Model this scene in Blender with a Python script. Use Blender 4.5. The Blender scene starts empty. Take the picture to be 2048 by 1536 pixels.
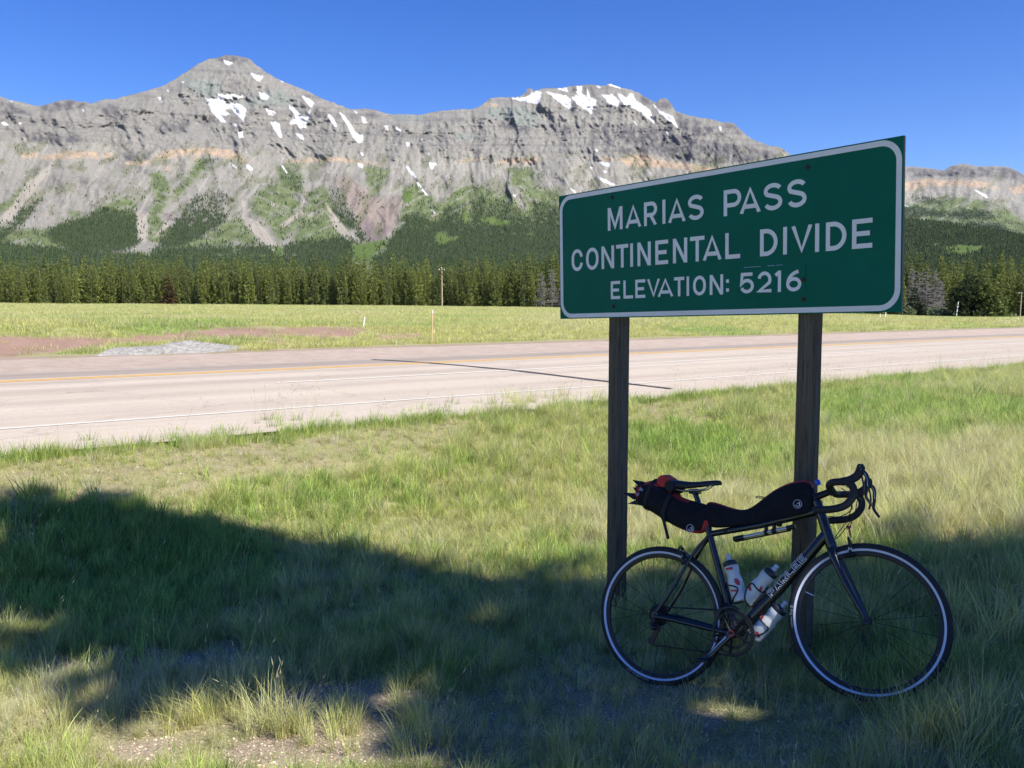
import bpy, bmesh, math, random
import numpy as np
from mathutils import Vector, Matrix

sc = bpy.context.scene
COL = sc.collection
PI = math.pi
rng = np.random.default_rng(7)
random.seed(7)

# ------------------------------------------------------------------ camera, sky, sun, exposure
CAMZ = 1.70
FPX, PITCH = 1771.0, math.radians(5.0)          # focal length in pixels of the 2048 wide photograph
cam = bpy.data.cameras.new('camera')
cam_o = bpy.data.objects.new('camera', cam)
COL.objects.link(cam_o)
cam_o.location = (0, 0, CAMZ)
cam_o.rotation_euler = (PI / 2 - PITCH, 0, 0)
cam.sensor_width = 36.0
cam.lens = FPX / 2048 * 36.0
cam.clip_start = 0.05
cam.clip_end = 30000
sc.camera = cam_o

SUN_H = Vector((0.79, -0.61)).normalized()
SUN_EL = math.radians(50)
SUN = Vector((SUN_H.x * math.cos(SUN_EL), SUN_H.y * math.cos(SUN_EL), math.sin(SUN_EL)))
world = bpy.data.worlds.new('World')
sc.world = world
world.use_nodes = True
wn, wl = world.node_tree.nodes, world.node_tree.links
wn.clear()
sky = wn.new('ShaderNodeTexSky')
sky.sky_type = 'NISHITA'
sky.sun_disc = False
sky.sun_elevation = SUN_EL
sky.sun_rotation = math.atan2(SUN.x, SUN.y)
sky.altitude = 1600
sky.air_density = 1.0
sky.dust_density = 0.25
sky.ozone_density = 3.0
hsv = wn.new('ShaderNodeHueSaturation')
hsv.inputs['Hue'].default_value = 0.520
hsv.inputs['Saturation'].default_value = 1.36
hsv.inputs['Value'].default_value = 1.0
bg = wn.new('ShaderNodeBackground')
bg.inputs['Strength'].default_value = 0.100
wo = wn.new('ShaderNodeOutputWorld')
wl.new(sky.outputs[0], hsv.inputs['Color'])
wl.new(hsv.outputs[0], bg.inputs['Color'])
wl.new(bg.outputs[0], wo.inputs['Surface'])

sun = bpy.data.lights.new('sun', 'SUN')
sun.energy = 5.0
sun.angle = math.radians(0.53)
sun.color = (1.0, 0.96, 0.87)
sun_o = bpy.data.objects.new('sun', sun)
COL.objects.link(sun_o)
sun_o.rotation_euler = SUN.to_track_quat('Z', 'Y').to_euler()
sun_o.location = (20, -20, 40)

vs = sc.view_settings
vs.view_transform = 'Standard'
vs.look = 'None'
vs.gamma = 1.0
vs.use_curve_mapping = False
vs.exposure = 0.86
sc.cycles.max_bounces = 6
sc.cycles.diffuse_bounces = 3
sc.cycles.glossy_bounces = 3
sc.cycles.transmission_bounces = 4
sc.cycles.transparent_max_bounces = 6
sc.cycles.caustics_reflective = False
sc.cycles.caustics_refractive = False

# ------------------------------------------------------------------ helpers
def tag(o, label=None, cat=None, group=None, kind=None):
    if label: o['label'] = label
    if cat: o['category'] = cat
    if group: o['group'] = group
    if kind: o['kind'] = kind
    return o

def link(o, parent=None):
    COL.objects.link(o)
    if parent is not None: o.parent = parent
    return o

def empty(name, loc=(0, 0, 0), rot=(0, 0, 0)):
    o = bpy.data.objects.new(name, None)
    o.empty_display_size = 0.2
    o.location = loc; o.rotation_euler = rot
    return link(o)

def mesh_np(name, V, F, mat=None, smooth=True):
    """mesh from arrays; F is (n,k) with one face size, or a list of lists"""
    me = bpy.data.meshes.new(name)
    V = np.asarray(V, np.float32)
    if isinstance(F, np.ndarray):
        n, k = F.shape
        me.vertices.add(len(V)); me.vertices.foreach_set('co', V.ravel())
        me.loops.add(n * k); me.loops.foreach_set('vertex_index', F.astype(np.int32).ravel())
        me.polygons.add(n); me.polygons.foreach_set('loop_start', np.arange(0, n * k, k, dtype=np.int32))
        me.update(calc_edges=True)
    else:
        me.from_pydata([tuple(v) for v in V], [], F)
        me.update()
    if smooth:
        me.polygons.foreach_set('use_smooth', np.ones(len(me.polygons), dtype=bool))
    if mat: me.materials.append(mat)
    return me

def attr(me, name, kind, dom, data):
    a = me.attributes.new(name, kind, dom)
    key = {'FLOAT_COLOR': 'color', 'FLOAT_VECTOR': 'vector'}.get(kind, 'value')
    a.data.foreach_set(key, np.ascontiguousarray(data).ravel())
    return a

class MB:
    """collects primitives into one mesh"""
    def __init__(s): s.v = []; s.f = []; s.m = []; s.mi = 0
    def add(s, V, F):
        b = len(s.v)
        s.v += [tuple(map(float, v)) for v in V]
        s.f += [[i + b for i in f] for f in F]
        s.m += [s.mi] * len(F)
    def box(s, c, d, M=None):
        V = [Vector((c[0] + sx * d[0] / 2, c[1] + sy * d[1] / 2, c[2] + sz * d[2] / 2)) for sx in (-1, 1) for sy in (-1, 1) for sz in (-1, 1)]
        if M is not None: V = [M @ v for v in V]
        s.add(V, [(0, 1, 3, 2), (4, 6, 7, 5), (0, 4, 5, 1), (2, 3, 7, 6), (0, 2, 6, 4), (1, 5, 7, 3)])
    def tube(s, pts, r, n=10, cap=True, r2=None, up=None, closed=False):
        """tube along pts; r scalar or per point; r2 = second (binormal) radius"""
        P = [Vector(p) for p in pts]; N = len(P)
        R = [r] * N if np.isscalar(r) else list(r)
        R2 = R if r2 is None else ([r2] * N if np.isscalar(r2) else list(r2))
        V = []; prev = None
        for i in range(N):
            if closed: t = P[(i + 1) % N] - P[i - 1]
            else: t = (P[min(i + 1, N - 1)] - P[max(i - 1, 0)])
            t = t.normalized() if t.length > 1e-9 else Vector((0, 0, 1))
            if prev is None:
                a = Vector(up) if up is not None else (Vector((0, 0, 1)) if abs(t.z) < 0.9 else Vector((0, 1, 0)))
            else: a = prev
            a = (a - t * a.dot(t))
            a = a.normalized() if a.length > 1e-6 else t.orthogonal().normalized()
            b = t.cross(a); prev = a
            for k in range(n):
                q = 2 * PI * k / n
                V.append(P[i] + a * (math.cos(q) * R[i]) + b * (math.sin(q) * R2[i]))
        F = []
        for i in range(N if closed else N - 1):
            j = (i + 1) % N
            for k in range(n):
                l = (k + 1) % n
                F.append((i * n + k, i * n + l, j * n + l, j * n + k))
        if cap and not closed:
            F.append(tuple(range(n))[::-1]); F.append(tuple((N - 1) * n + k for k in range(n)))
        s.add(V, F)
    def lathe(s, prof, o=(0, 0, 0), ax=(0, 0, 1), n=20, cap=True):
        """prof = [(radius, height)]"""
        ax = Vector(ax).normalized(); a = ax.orthogonal().normalized(); b = ax.cross(a); o = Vector(o)
        V = []; F = []
        for r, h in prof:
            for k in range(n):
                q = 2 * PI * k / n
                V.append(o + ax * h + a * (r * math.cos(q)) + b * (r * math.sin(q)))
        for i in range(len(prof) - 1):
            for k in range(n):
                l = (k + 1) % n
                F.append((i * n + k, i * n + l, (i + 1) * n + l, (i + 1) * n + k))
        if cap:
            F.append(tuple(range(n))[::-1]); F.append(tuple((len(prof) - 1) * n + k for k in range(n)))
        s.add(V, F)
    def build(s, name, mat, parent=None, smooth=True, auto=None):
        me = bpy.data.meshes.new(name)
        me.from_pydata(s.v, [], s.f)
        mats = mat if isinstance(mat, (list, tuple)) else [mat]
        for m in mats: me.materials.append(m)
        if len(mats) > 1: me.polygons.foreach_set('material_index', s.m)
        me.polygons.foreach_set('use_smooth', [smooth] * len(me.polygons))
        me.update()
        if smooth:
            try: me.set_sharp_from_angle(angle=math.radians(auto or 40))
            except Exception: pass
        o = bpy.data.objects.new(name, me)
        return link(o, parent)

# gradient noise on numpy arrays
def _hash(ix, iy, seed):
    h = (ix.astype(np.int64) * 374761393 + iy.astype(np.int64) * 668265263 + seed * 982451653) & 0xFFFFFFFF
    h = ((h ^ (h >> 13)) * 1274126177) & 0xFFFFFFFF
    h = h ^ (h >> 16)
    return (h & 0xFFFF) / 65535.0 * 2 * PI
def pn(x, y, seed=0):
    x = np.asarray(x, float); y = np.asarray(y, float)
    ix = np.floor(x); iy = np.floor(y); fx = x - ix; fy = y - iy
    u = fx * fx * fx * (fx * (fx * 6 - 15) + 10); v = fy * fy * fy * (fy * (fy * 6 - 15) + 10)
    def g(a, b):
        t = _hash(ix + a, iy + b, seed)
        return np.cos(t) * (fx - a) + np.sin(t) * (fy - b)
    n0 = g(0, 0) * (1 - u) + g(1, 0) * u
    n1 = g(0, 1) * (1 - u) + g(1, 1) * u
    return (n0 * (1 - v) + n1 * v) * 1.5
def fbm(x, y, o=4, seed=0, gain=0.5):
    s = 0; a = 1; t = 0
    for i in range(o):
        s = s + a * pn(x * 2 ** i, y * 2 ** i, seed + i * 17); t += a; a *= gain
    return s / t
def ridge(x, y, o=4, seed=0, gain=0.5):
    s = 0; a = 1; t = 0
    for i in range(o):
        s = s + a * (1 - 2 * np.abs(pn(x * 2 ** i, y * 2 ** i, seed + i * 17))); t += a; a *= gain
    return s / t
def sstep(x, a, b):
    t = np.clip((x - a) / (b - a), 0, 1)
    return t * t * (3 - 2 * t)

# where a world point lies in the photograph, and the direction of a photograph pixel (used to lay out the land as surveyed)
CP, SP = math.cos(PITCH), math.sin(PITCH)
def to_px(x, y, z):
    z = z - CAMZ
    d = y * CP - z * SP
    d = np.where(d < 1e-3, 1e-3, d)
    return 1024 + FPX * x / d, 768 - FPX * (z * CP + y * SP) / d
def px_dir(px, py):
    a = (np.asarray(px, float) - 1024) / FPX; b = -(np.asarray(py, float) - 768) / FPX
    return a, CP + b * SP, b * CP - SP
def inpoly(px, py, poly):
    """even-odd test with bounding box shortcut"""
    P = np.asarray(poly, float)
    out = np.zeros(px.shape, bool)
    m = (px >= P[:, 0].min()) & (px <= P[:, 0].max()) & (py >= P[:, 1].min()) & (py <= P[:, 1].max())
    if not m.any(): return out
    x = px[m]; y = py[m]; c = np.zeros(x.shape, bool)
    for i in range(len(P)):
        x1, y1 = P[i - 1]; x2, y2 = P[i]
        if y1 == y2: continue
        k = ((y1 > y) != (y2 > y)) & (x < (x2 - x1) * (y - y1) / (y2 - y1) + x1)
        c ^= k
    out[m] = c
    return out
def softmask(px, py, polys, w):
    """share of five jittered samples inside any of polys"""
    s = 0.0
    for dx, dy in ((0, 0), (w, 0), (-w, 0), (0, w), (0, -w)):
        k = np.zeros(px.shape, bool)
        for p in polys: k |= inpoly(px + dx, py + dy, p)
        s = s + k
    return s / 5.0

# ------------------------------------------------------------------ materials
def newmat(name):
    m = bpy.data.materials.new(name); m.use_nodes = True
    nt = m.node_tree; b = nt.nodes['Principled BSDF']
    return m, nt, b
def N(nt, kind, **kw):
    n = nt.nodes.new(kind)
    for k, v in kw.items():
        if k in n.inputs: n.inputs[k].default_value = v
        else: setattr(n, k, v)
    return n
def mixcol(nt, a, b, fac, mode='MIX'):
    n = nt.nodes.new('ShaderNodeMix'); n.data_type = 'RGBA'; n.blend_type = mode
    for s, v in (('A', a), ('B', b)):
        sock = [i for i in n.inputs if i.name == s and i.type == 'RGBA'][0]
        if hasattr(v, 'node'): nt.links.new(v, sock)
        else: sock.default_value = (*v, 1) if len(v) == 3 else v
    f = n.inputs[0]
    if hasattr(fac, 'node'): nt.links.new(fac, f)
    else: f.default_value = fac
    return [o for o in n.outputs if o.type == 'RGBA'][0]
def maprange(nt, val, a, b, c=0.0, d=1.0):
    n = nt.nodes.new('ShaderNodeMapRange')
    nt.links.new(val, n.inputs[0])
    for i, v in zip((1, 2, 3, 4), (a, b, c, d)): n.inputs[i].default_value = v
    return n.outputs[0]
def noise(nt, scale, detail=4, rough=0.6, coord=None, dist=0.0):
    n = nt.nodes.new('ShaderNodeTexNoise')
    n.inputs['Scale'].default_value = scale; n.inputs['Detail'].default_value = detail
    n.inputs['Roughness'].default_value = rough; n.inputs['Distortion'].default_value = dist
    if coord is not None: nt.links.new(coord, n.inputs['Vector'])
    return n.outputs[0]
def objcoord(nt, scale=None):
    t = nt.nodes.new('ShaderNodeTexCoord').outputs['Object']
    if scale is not None:
        mp = nt.nodes.new('ShaderNodeMapping'); nt.links.new(t, mp.inputs[0]); mp.inputs['Scale'].default_value = scale
        t = mp.outputs[0]
    return t
def bump(nt, b, h, strength, dist):
    n = nt.nodes.new('ShaderNodeBump'); n.inputs['Strength'].default_value = strength; n.inputs['Distance'].default_value = dist
    nt.links.new(h, n.inputs['Height']); nt.links.new(n.outputs[0], b.inputs['Normal'])
def plain(name, col, rough=0.6, metal=0.0, var=0.15, vscale=8.0, bumps=0.0, bscale=60.0, spec=None, stretch=None, coat=0.0):
    """principled with mild procedural variation of colour and, if asked, a fine relief"""
    m, nt, b = newmat(name)
    c = objcoord(nt, stretch)
    f = noise(nt, vscale, 5, 0.65, c)
    lo = tuple(x * (1 - var) for x in col); hi = tuple(min(1, x * (1 + var)) for x in col)
    nt.links.new(mixcol(nt, lo, hi, maprange(nt, f, 0.3, 0.7)), b.inputs['Base Color'])
    b.inputs['Roughness'].default_value = rough; b.inputs['Metallic'].default_value = metal
    if spec is not None: b.inputs['Specular IOR Level'].default_value = spec
    if coat: b.inputs['Coat Weight'].default_value = coat; b.inputs['Coat Roughness'].default_value = 0.08
    if bumps: bump(nt, b, noise(nt, bscale, 4, 0.6, c), bumps, 0.01)
    return m

def scatter(name, pos, rot, scl, idx, tint, protos, kind='stuff'):
    """one object: copies of proto meshes on exact points (geometry nodes)"""
    me = bpy.data.meshes.new(name)
    n = len(pos)
    me.vertices.add(n); me.vertices.foreach_set('co', np.asarray(pos, np.float32).ravel())
    attr(me, 'rot', 'FLOAT_VECTOR', 'POINT', np.asarray(rot, np.float32))
    attr(me, 'scl', 'FLOAT_VECTOR', 'POINT', np.asarray(scl, np.float32))
    attr(me, 'idx', 'INT', 'POINT', np.asarray(idx, np.int32))
    t = np.ones((n, 4), np.float32); t[:, :3] = tint
    attr(me, 'tint', 'FLOAT_COLOR', 'POINT', t)
    col = bpy.data.collections.new(name + '_kinds')
    for i, p in enumerate(protos):
        o = bpy.data.objects.new('%s_kind_%02d' % (name, i), p); col.objects.link(o)
    g = bpy.data.node_groups.new(name + '_scatter', 'GeometryNodeTree')
    g.interface.new_socket('Geometry', in_out='INPUT', socket_type='NodeSocketGeometry')
    g.interface.new_socket('Geometry', in_out='OUTPUT', socket_type='NodeSocketGeometry')
    gi = g.nodes.new('NodeGroupInput'); go = g.nodes.new('NodeGroupOutput')
    ci = g.nodes.new('GeometryNodeCollectionInfo'); ci.inputs['Collection'].default_value = col
    ci.inputs['Separate Children'].default_value = True; ci.inputs['Reset Children'].default_value = True
    ip = g.nodes.new('GeometryNodeInstanceOnPoints'); ip.inputs['Pick Instance'].default_value = True
    def na(nm, t):
        a = g.nodes.new('GeometryNodeInputNamedAttribute'); a.data_type = t; a.inputs['Name'].default_value = nm
        return [o for o in a.outputs if o.enabled and o.name == 'Attribute'][0]
    g.links.new(gi.outputs[0], ip.inputs['Points']); g.links.new(ci.outputs[0], ip.inputs['Instance'])
    g.links.new(na('idx', 'INT'), ip.inputs['Instance Index'])
    g.links.new(na('rot', 'FLOAT_VECTOR'), ip.inputs['Rotation'])
    g.links.new(na('scl', 'FLOAT_VECTOR'), ip.inputs['Scale'])
    g.links.new(ip.outputs[0], go.inputs[0])
    o = bpy.data.objects.new(name, me); link(o)
    md = o.modifiers.new('scatter', 'NODES'); md.node_group = g
    o['kind'] = kind
    return o
# ------------------------------------------------------------------ lie of the land
RP = [10.0, 12.0, 15.7, 19.3, 22.9, 24.0, 27.2]            # road cross section: distance from the viewer's side ...
RZ = [0.222, 0.250, 0.290, 0.275, 0.175, 0.180, 0.275]     # ... and height
RD = Vector((0.802, 0.598)).normalized()                   # direction of the road
def pq(x, y): return -RD.y * x + RD.x * y, RD.x * x + RD.y * y
def from_pq(p, q): return RD.x * q - RD.y * p, RD.y * q + RD.x * p
OFFX = [-600, 0, 700, 1100, 1657, 2048, 2600]
OFFY = [-8, -5, 0, 4, 15, 28, 30]
def ground(x, y):
    x = np.asarray(x, float); y = np.asarray(y, float)
    p, q = pq(x, y)
    a = 0.165 * (x - 1.557) - 0.045 * (y - 3.676)
    near = 0.38 * np.tanh(a / 0.38) + 0.02 * fbm(x * 0.9, y * 0.9, 3, 5)
    dd = np.hypot(x, y)
    near = near * (1 - sstep(dd, 14, 40)) - 0.0
    near = near - 0.12 * sstep(-y, 0, 6)
    prof = np.interp(p, RP, RZ) - 0.06
    w = sstep(p, 6.3, 9.85)
    z = near * (1 - w) + (0.203 + 0.012 * pn(q * 0.8, p * 0.8, 3)) * w
    z = np.where(p > 9.9, np.where(p < 10.05, 0.19, prof), z)
    # bank and meadow beyond the road
    left = 1 - sstep(q, 10, 26)
    zb = 0.30 + sstep(p, 28.5 + 1.2 * pn(q * 0.25, p * 0, 8), 33.0) * (0.35 + 0.34 * left) + 0.06 * fbm(x * 0.5, y * 0.5, 3, 11) * sstep(p, 28, 30)
    d = np.maximum(y, 1)
    px = 1024 + FPX * x / np.maximum(d, 1.0) / CP
    zc = CAMZ - np.interp(np.clip(px, -600, 2600), OFFX, OFFY) * 200 / FPX
    d33 = d * 33.0 / np.maximum(p, 1)
    t = np.clip((d - d33) / np.maximum(200 - d33, 20), 0, 1)
    zf = np.where(p > 33, zb + (zc - zb) * t, zb) + 0.16 * fbm(x * 0.06, y * 0.06, 3, 21) * sstep(p, 33, 60)
    zf = np.where(d > 420, zf * (1 - sstep(d, 420, 900)), zf)
    z = np.where(p > 27.2, zf * sstep(p, 27.1, 27.8) + (0.215) * (1 - sstep(p, 27.1, 27.8)), z)
    return z

# traced stretches of ground, in photograph pixels of the point where they lie
G_BARE = [[(540, 1452), (640, 1440), (720, 1425), (860, 1445), (905, 1490), (870, 1545), (500, 1545), (430, 1515)],
          [(480, 1405), (620, 1372), (790, 1362), (900, 1400), (760, 1425), (600, 1440)],
          [(1180, 1410), (1260, 1385), (1330, 1400), (1380, 1440), (1300, 1460), (1210, 1450)], [(1360, 1425), (1450, 1430), (1470, 1460), (1390, 1465)],
          [(1905, 1258), (2060, 1300), (2060, 1335), (1950, 1315)], [(1770, 1238), (1890, 1238), (1885, 1268), (1800, 1262)],
          [(100, 1310), (480, 1292), (560, 1330), (300, 1360), (0, 1340)], [(200, 1500), (330, 1470), (400, 1490), (300, 1540), (180, 1540)],
          [(1780, 1480), (1900, 1490), (1990, 1530), (1880, 1545), (1790, 1520)]]
G_THIN = [[(-30, 905), (250, 872), (560, 830), (900, 815), (960, 850), (800, 935), (620, 950), (420, 1000), (200, 1000), (-30, 1010)],
          [(1250, 780), (1430, 770), (1560, 790), (1400, 850), (1260, 850)], [(0, 1000), (90, 1000), (60, 1130), (0, 1120)],
          [(-30, 1385), (300, 1372), (560, 1350), (1000, 1400), (1000, 1545), (-30, 1545)], [(900, 1370), (1250, 1300), (1600, 1390), (1800, 1440), (1700, 1540), (900, 1545)]]
G_LUSH = [[(1640, 800), (1760, 785), (1900, 800), (2048, 822), (2070, 850), (1880, 858), (1780, 870), (1640, 868)],
          [(0, 1010), (250, 1000), (420, 1080), (560, 1090), (560, 1180), (300, 1250), (0, 1240)],
          [(1250, 860), (1400, 850), (1500, 890), (1400, 930), (1250, 930)]]
G_DRY = [[(1650, 895), (1850, 880), (2060, 880), (2060, 1080), (1700, 1080), (1640, 1000)], [(1150, 1020), (1600, 1010), (1600, 1090), (1150, 1100)],
         [(0, 1380), (420, 1360), (560, 1400), (420, 1480), (0, 1500)], [(640, 1400), (900, 1400), (900, 1490), (700, 1500)]]
G_RED = [[(225, 678), (380, 662), (420, 676), (260, 690)], [(-80, 668), (0, 674), (200, 672), (240, 684), (160, 704), (0, 714), (-80, 718)], [(178, 680), (300, 668), (330, 676), (200, 690)],
         [(362, 668), (410, 658), (480, 652), (540, 654), (580, 662), (560, 672), (470, 676), (380, 672)],
         [(560, 655), (640, 653), (725, 655), (735, 662), (705, 676), (640, 678), (570, 672)],
         [(500, 684), (560, 679), (590, 688), (540, 691)], [(745, 668), (800, 670), (840, 666), (850, 676), (760, 680)]]

def polar_ground():
    fine = np.radians(np.linspace(-35, 35, 520))
    coarse = np.radians(np.concatenate([np.arange(38, 180, 6.0), np.arange(-180, -37, 6.0)]))
    az = np.concatenate([fine, coarse])
    az = np.sort(az)
    r = [0.6]
    while r[-1] < 430: r.append(r[-1] * 1.0175)
    while r[-1] < 7400: r.append(r[-1] * 1.25)
    r.append(9000.0)
    r = np.array(r)
    A, Rr = np.meshgrid(az, r)
    X = np.sin(A) * Rr; Y = np.cos(A) * Rr
    Z = ground(X, Y)
    na, nr = len(az), len(r)
    V = np.stack([X, Y, Z], -1).reshape(-1, 3)
    i = np.arange(nr - 1)[:, None]; j = np.arange(na)[None]
    j2 = (j + 1) % na
    F = np.stack([i * na + j, i * na + j2, (i + 1) * na + j2, (i + 1) * na + j], -1).reshape(-1, 4)[:, ::-1]
    c = len(V); V = np.vstack([V, [[0, 0, float(ground(0., 0.1))]]])
    tri = [(c, k, (k + 1) % na) for k in range(na)]
    return V, F, tri
GV, GF, GT = polar_ground()
m_ground, nt, b = newmat('ground_earth_and_thatch')
at = N(nt, 'ShaderNodeAttribute', attribute_name='Col')
oc = objcoord(nt)
n1 = noise(nt, 1.7, 6, 0.7, oc); n2 = noise(nt, 55.0, 3, 0.7, oc); n3 = noise(nt, 220.0, 2, 0.6, oc)
c1 = mixcol(nt, at.outputs['Color'], (0.62, 0.62, 0.62), maprange(nt, n1, 0.35, 0.7, 0.0, 0.55), 'MULTIPLY')
c2 = mixcol(nt, c1, (0.45, 0.42, 0.40), maprange(nt, n2, 0.45, 0.68, 0.0, 0.8), 'MULTIPLY')
c3 = mixcol(nt, c2, (1.5, 1.45, 1.4), maprange(nt, n3, 0.55, 0.72, 0.0, 0.7), 'MULTIPLY')
nt.links.new(c3, b.inputs['Base Color'])
b.inputs['Roughness'].default_value = 0.95; b.inputs['Specular IOR Level'].default_value = 0.15
bump(nt, b, n2, 0.6, 0.03)

def zone(x, y, z):
    """bare, thin, lush, dry, red-earth shares of the ground at world points"""
    px, py = to_px(x, y, z)
    near = y < 30
    wob = 34 * fbm(x * 1.6, y * 1.6, 4, 31, 0.6)
    wx = px + wob * 1.6; wy = py + wob * np.clip(12 / np.maximum(y, 1), 0.1, 1)
    out = []
    for polys, w in ((G_BARE, 14), (G_THIN, 20), (G_LUSH, 18), (G_DRY, 24)):
        out.append(np.where(near & (y > 1.5), softmask(wx, wy, polys, w), 0))
    wr = 4 * fbm(x * 0.8, y * 0.8, 3, 37)
    red = np.where((y > 20) & (y < 60), softmask(px + 2 * wr, py + 0.4 * wr, G_RED, 2), 0)
    out.append(red)
    return out
zb_, zt_, zl_, zd_, zr_ = zone(GV[:, 0], GV[:, 1], GV[:, 2])
gcol = np.zeros((len(GV), 4), np.float32); gcol[:, 3] = 1
def lay(col, w):
    gcol[:, :3] = gcol[:, :3] * (1 - w[:, None]) + np.array(col)[None] * w[:, None]
one = np.ones(len(GV))
lay((0.29, 0.27, 0.13), one)
nn = fbm(GV[:, 0] * 0.35, GV[:, 1] * 0.35, 4, 41)
lay((0.25, 0.28, 0.10), sstep(nn, -0.1, 0.35) * 0.8)
lay((0.34, 0.275, 0.205), np.clip(0.9 * zb_ + 0.45 * zt_ * sstep(fbm(GV[:, 0] * 2, GV[:, 1] * 2, 3, 43), -0.2, 0.3), 0, 1))
lay((0.16, 0.23, 0.06), zl_ * 0.8)
lay((0.36, 0.32, 0.17), zd_ * 0.6)
gp, gq = pq(GV[:, 0], GV[:, 1])
far = (gp > 27.4) & (GV[:, 1] > 0)
lay((0.34, 0.35, 0.15), far * 1.0)
lay((0.40, 0.36, 0.19), far * sstep(fbm(GV[:, 0] * 0.09, GV[:, 1] * 0.09, 4, 47), 0.0, 0.4) * 0.9)
lay((0.26, 0.33, 0.11), far * sstep(fbm(GV[:, 0] * 0.12 + 9, GV[:, 1] * 0.12, 4, 49), 0.05, 0.4) * 0.8)
lay((0.31, 0.205, 0.160), zr_)
lay((0.34, 0.25, 0.215), far * (1 - sstep(gp, 27.5, 28.6)))
lay((0.05, 0.06, 0.03), sstep(np.hypot(GV[:, 0], GV[:, 1]), 500, 800) * 1.0)
F_all = np.vstack([GF])
me = mesh_np('ground', GV, F_all, m_ground)
attr(me, 'Col', 'FLOAT_COLOR', 'POINT', gcol)
g_o = link(bpy.data.objects.new('ground', me)); tag(g_o, kind='structure')

# ------------------------------------------------------------------ road
def strip(name, p0, p1, q0, q1, mat, lift, step=3.0, taper=False):
    ps = sorted(set([p0, p1] + [p for p in RP if p0 < p < p1] + ([p0 + 0.3] if p1 - p0 > 1 else [])))
    qs = np.arange(q0, q1 + step * 0.5, step)
    V = []; uv = []
    for q in qs:
        for k, p in enumerate(ps):
            pe = p
            if taper and k == 0: pe = p + 0.16 * float(fbm(np.array(q * 0.9), np.array(3.3), 4, 61))
            if taper and k == len(ps) - 1: pe = p + 0.35 * float(fbm(np.array(q * 0.5), np.array(8.3), 4, 63))
            x, y = from_pq(pe, q)
            V.append((x, y, float(np.interp(p, RP, RZ)) + lift))
    n = len(ps)
    F = [(i * n + k, (i + 1) * n + k, (i + 1) * n + k + 1, i * n + k + 1) for i in range(len(qs) - 1) for k in range(n - 1)]
    me = mesh_np(name, V, [f[::-1] for f in F], mat, smooth=False)
    return link(bpy.data.objects.new(name, me))
def road_coords(nt, sx, sy):
    t = nt.nodes.new('ShaderNodeTexCoord').outputs['Object']
    mp = nt.nodes.new('ShaderNodeMapping'); nt.links.new(t, mp.inputs[0])
    mp.vector_type = 'POINT'
    mp.inputs['Rotation'].default_value = (0, 0, -math.atan2(RD.y, RD.x))
    m2 = nt.nodes.new('ShaderNodeMapping'); nt.links.new(mp.outputs[0], m2.inputs[0]); m2.inputs['Scale'].default_value = (sx, sy, 1)
    return m2.outputs[0], mp.outputs[0]
m_road, nt, b = newmat('pale_chip_seal')
v1, raw = road_coords(nt, 0.03, 0.9)
sep = N(nt, 'ShaderNodeSeparateXYZ'); nt.links.new(raw, sep.inputs[0])
n1 = noise(nt, 1.0, 5, 0.6, v1); n2 = noise(nt, 70.0, 3, 0.8, objcoord(nt)); n3 = noise(nt, 0.5, 4, 0.6, objcoord(nt)); n4 = noise(nt, 14.0, 3, 0.7, objcoord(nt))
base = mixcol(nt, (0.385, 0.322, 0.262), (0.465, 0.398, 0.325), maprange(nt, n1, 0.35, 0.65))
base = mixcol(nt, base, (0.80, 0.80, 0.82), maprange(nt, n3, 0.5, 0.75, 0, 0.5), 'MULTIPLY')
base = mixcol(nt, base, (0.62, 0.60, 0.60), maprange(nt, n2, 0.5, 0.7, 0, 0.75), 'MULTIPLY')
base = mixcol(nt, base, (1.18, 1.18, 1.18), maprange(nt, n4, 0.52, 0.7, 0, 0.7), 'MULTIPLY')
# dark worn strip of older asphalt in the far lane, beside the yellow line
mr = N(nt, 'ShaderNodeMapRange'); nt.links.new(sep.outputs[1], mr.inputs[0])
for i, v in zip((1, 2, 3, 4), (19.6, 20.6, 0, 1)): mr.inputs[i].default_value = v
base = mixcol(nt, base, (0.72, 0.71, 0.72), mr.outputs[0], 'MULTIPLY')
# tyre worn tracks along both lanes, and fine cracks
for pc in (13.0, 14.7, 16.7, 18.4, 20.4, 21.8):
    df = N(nt, 'ShaderNodeMath', operation='SUBTRACT'); nt.links.new(sep.outputs[1], df.inputs[0]); df.inputs[1].default_value = pc
    ab = N(nt, 'ShaderNodeMath', operation='ABSOLUTE'); nt.links.new(df.outputs[0], ab.inputs[0])
    w_ = maprange(nt, ab.outputs[0], 0.0, 0.55, 0.75, 0.0)
    base = mixcol(nt, base, (0.86, 0.86, 0.87), w_, 'MULTIPLY')
vo = N(nt, 'ShaderNodeTexVoronoi', feature='DISTANCE_TO_EDGE'); vo.inputs['Scale'].default_value = 0.33
nw = nt.nodes.new('ShaderNodeTexNoise'); nw.inputs['Scale'].default_value = 1.2; nw.inputs['Detail'].default_value = 5
nt.links.new(objcoord(nt), nw.inputs['Vector'])
va = N(nt, 'ShaderNodeVectorMath', operation='MULTIPLY_ADD'); nt.links.new(nw.outputs['Color'], va.inputs[0]); va.inputs[1].default_value = (1.6, 1.6, 0); nt.links.new(objcoord(nt), va.inputs[2])
nt.links.new(va.outputs[0], vo.inputs['Vector'])
cr_ = maprange(nt, vo.outputs['Distance'], 0.0, 0.012, 0.32, 0.0)
base = mixcol(nt, base, (0.45, 0.43, 0.42), cr_, 'MULTIPLY')
nt.links.new(base, b.inputs['Base Color']); b.inputs['Roughness'].default_value = 0.9; b.inputs['Specular IOR Level'].default_value = 0.2
bump(nt, b, n2, 0.5, 0.01)
m_gshould, nt, b = newmat('pink_gravel')
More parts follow.
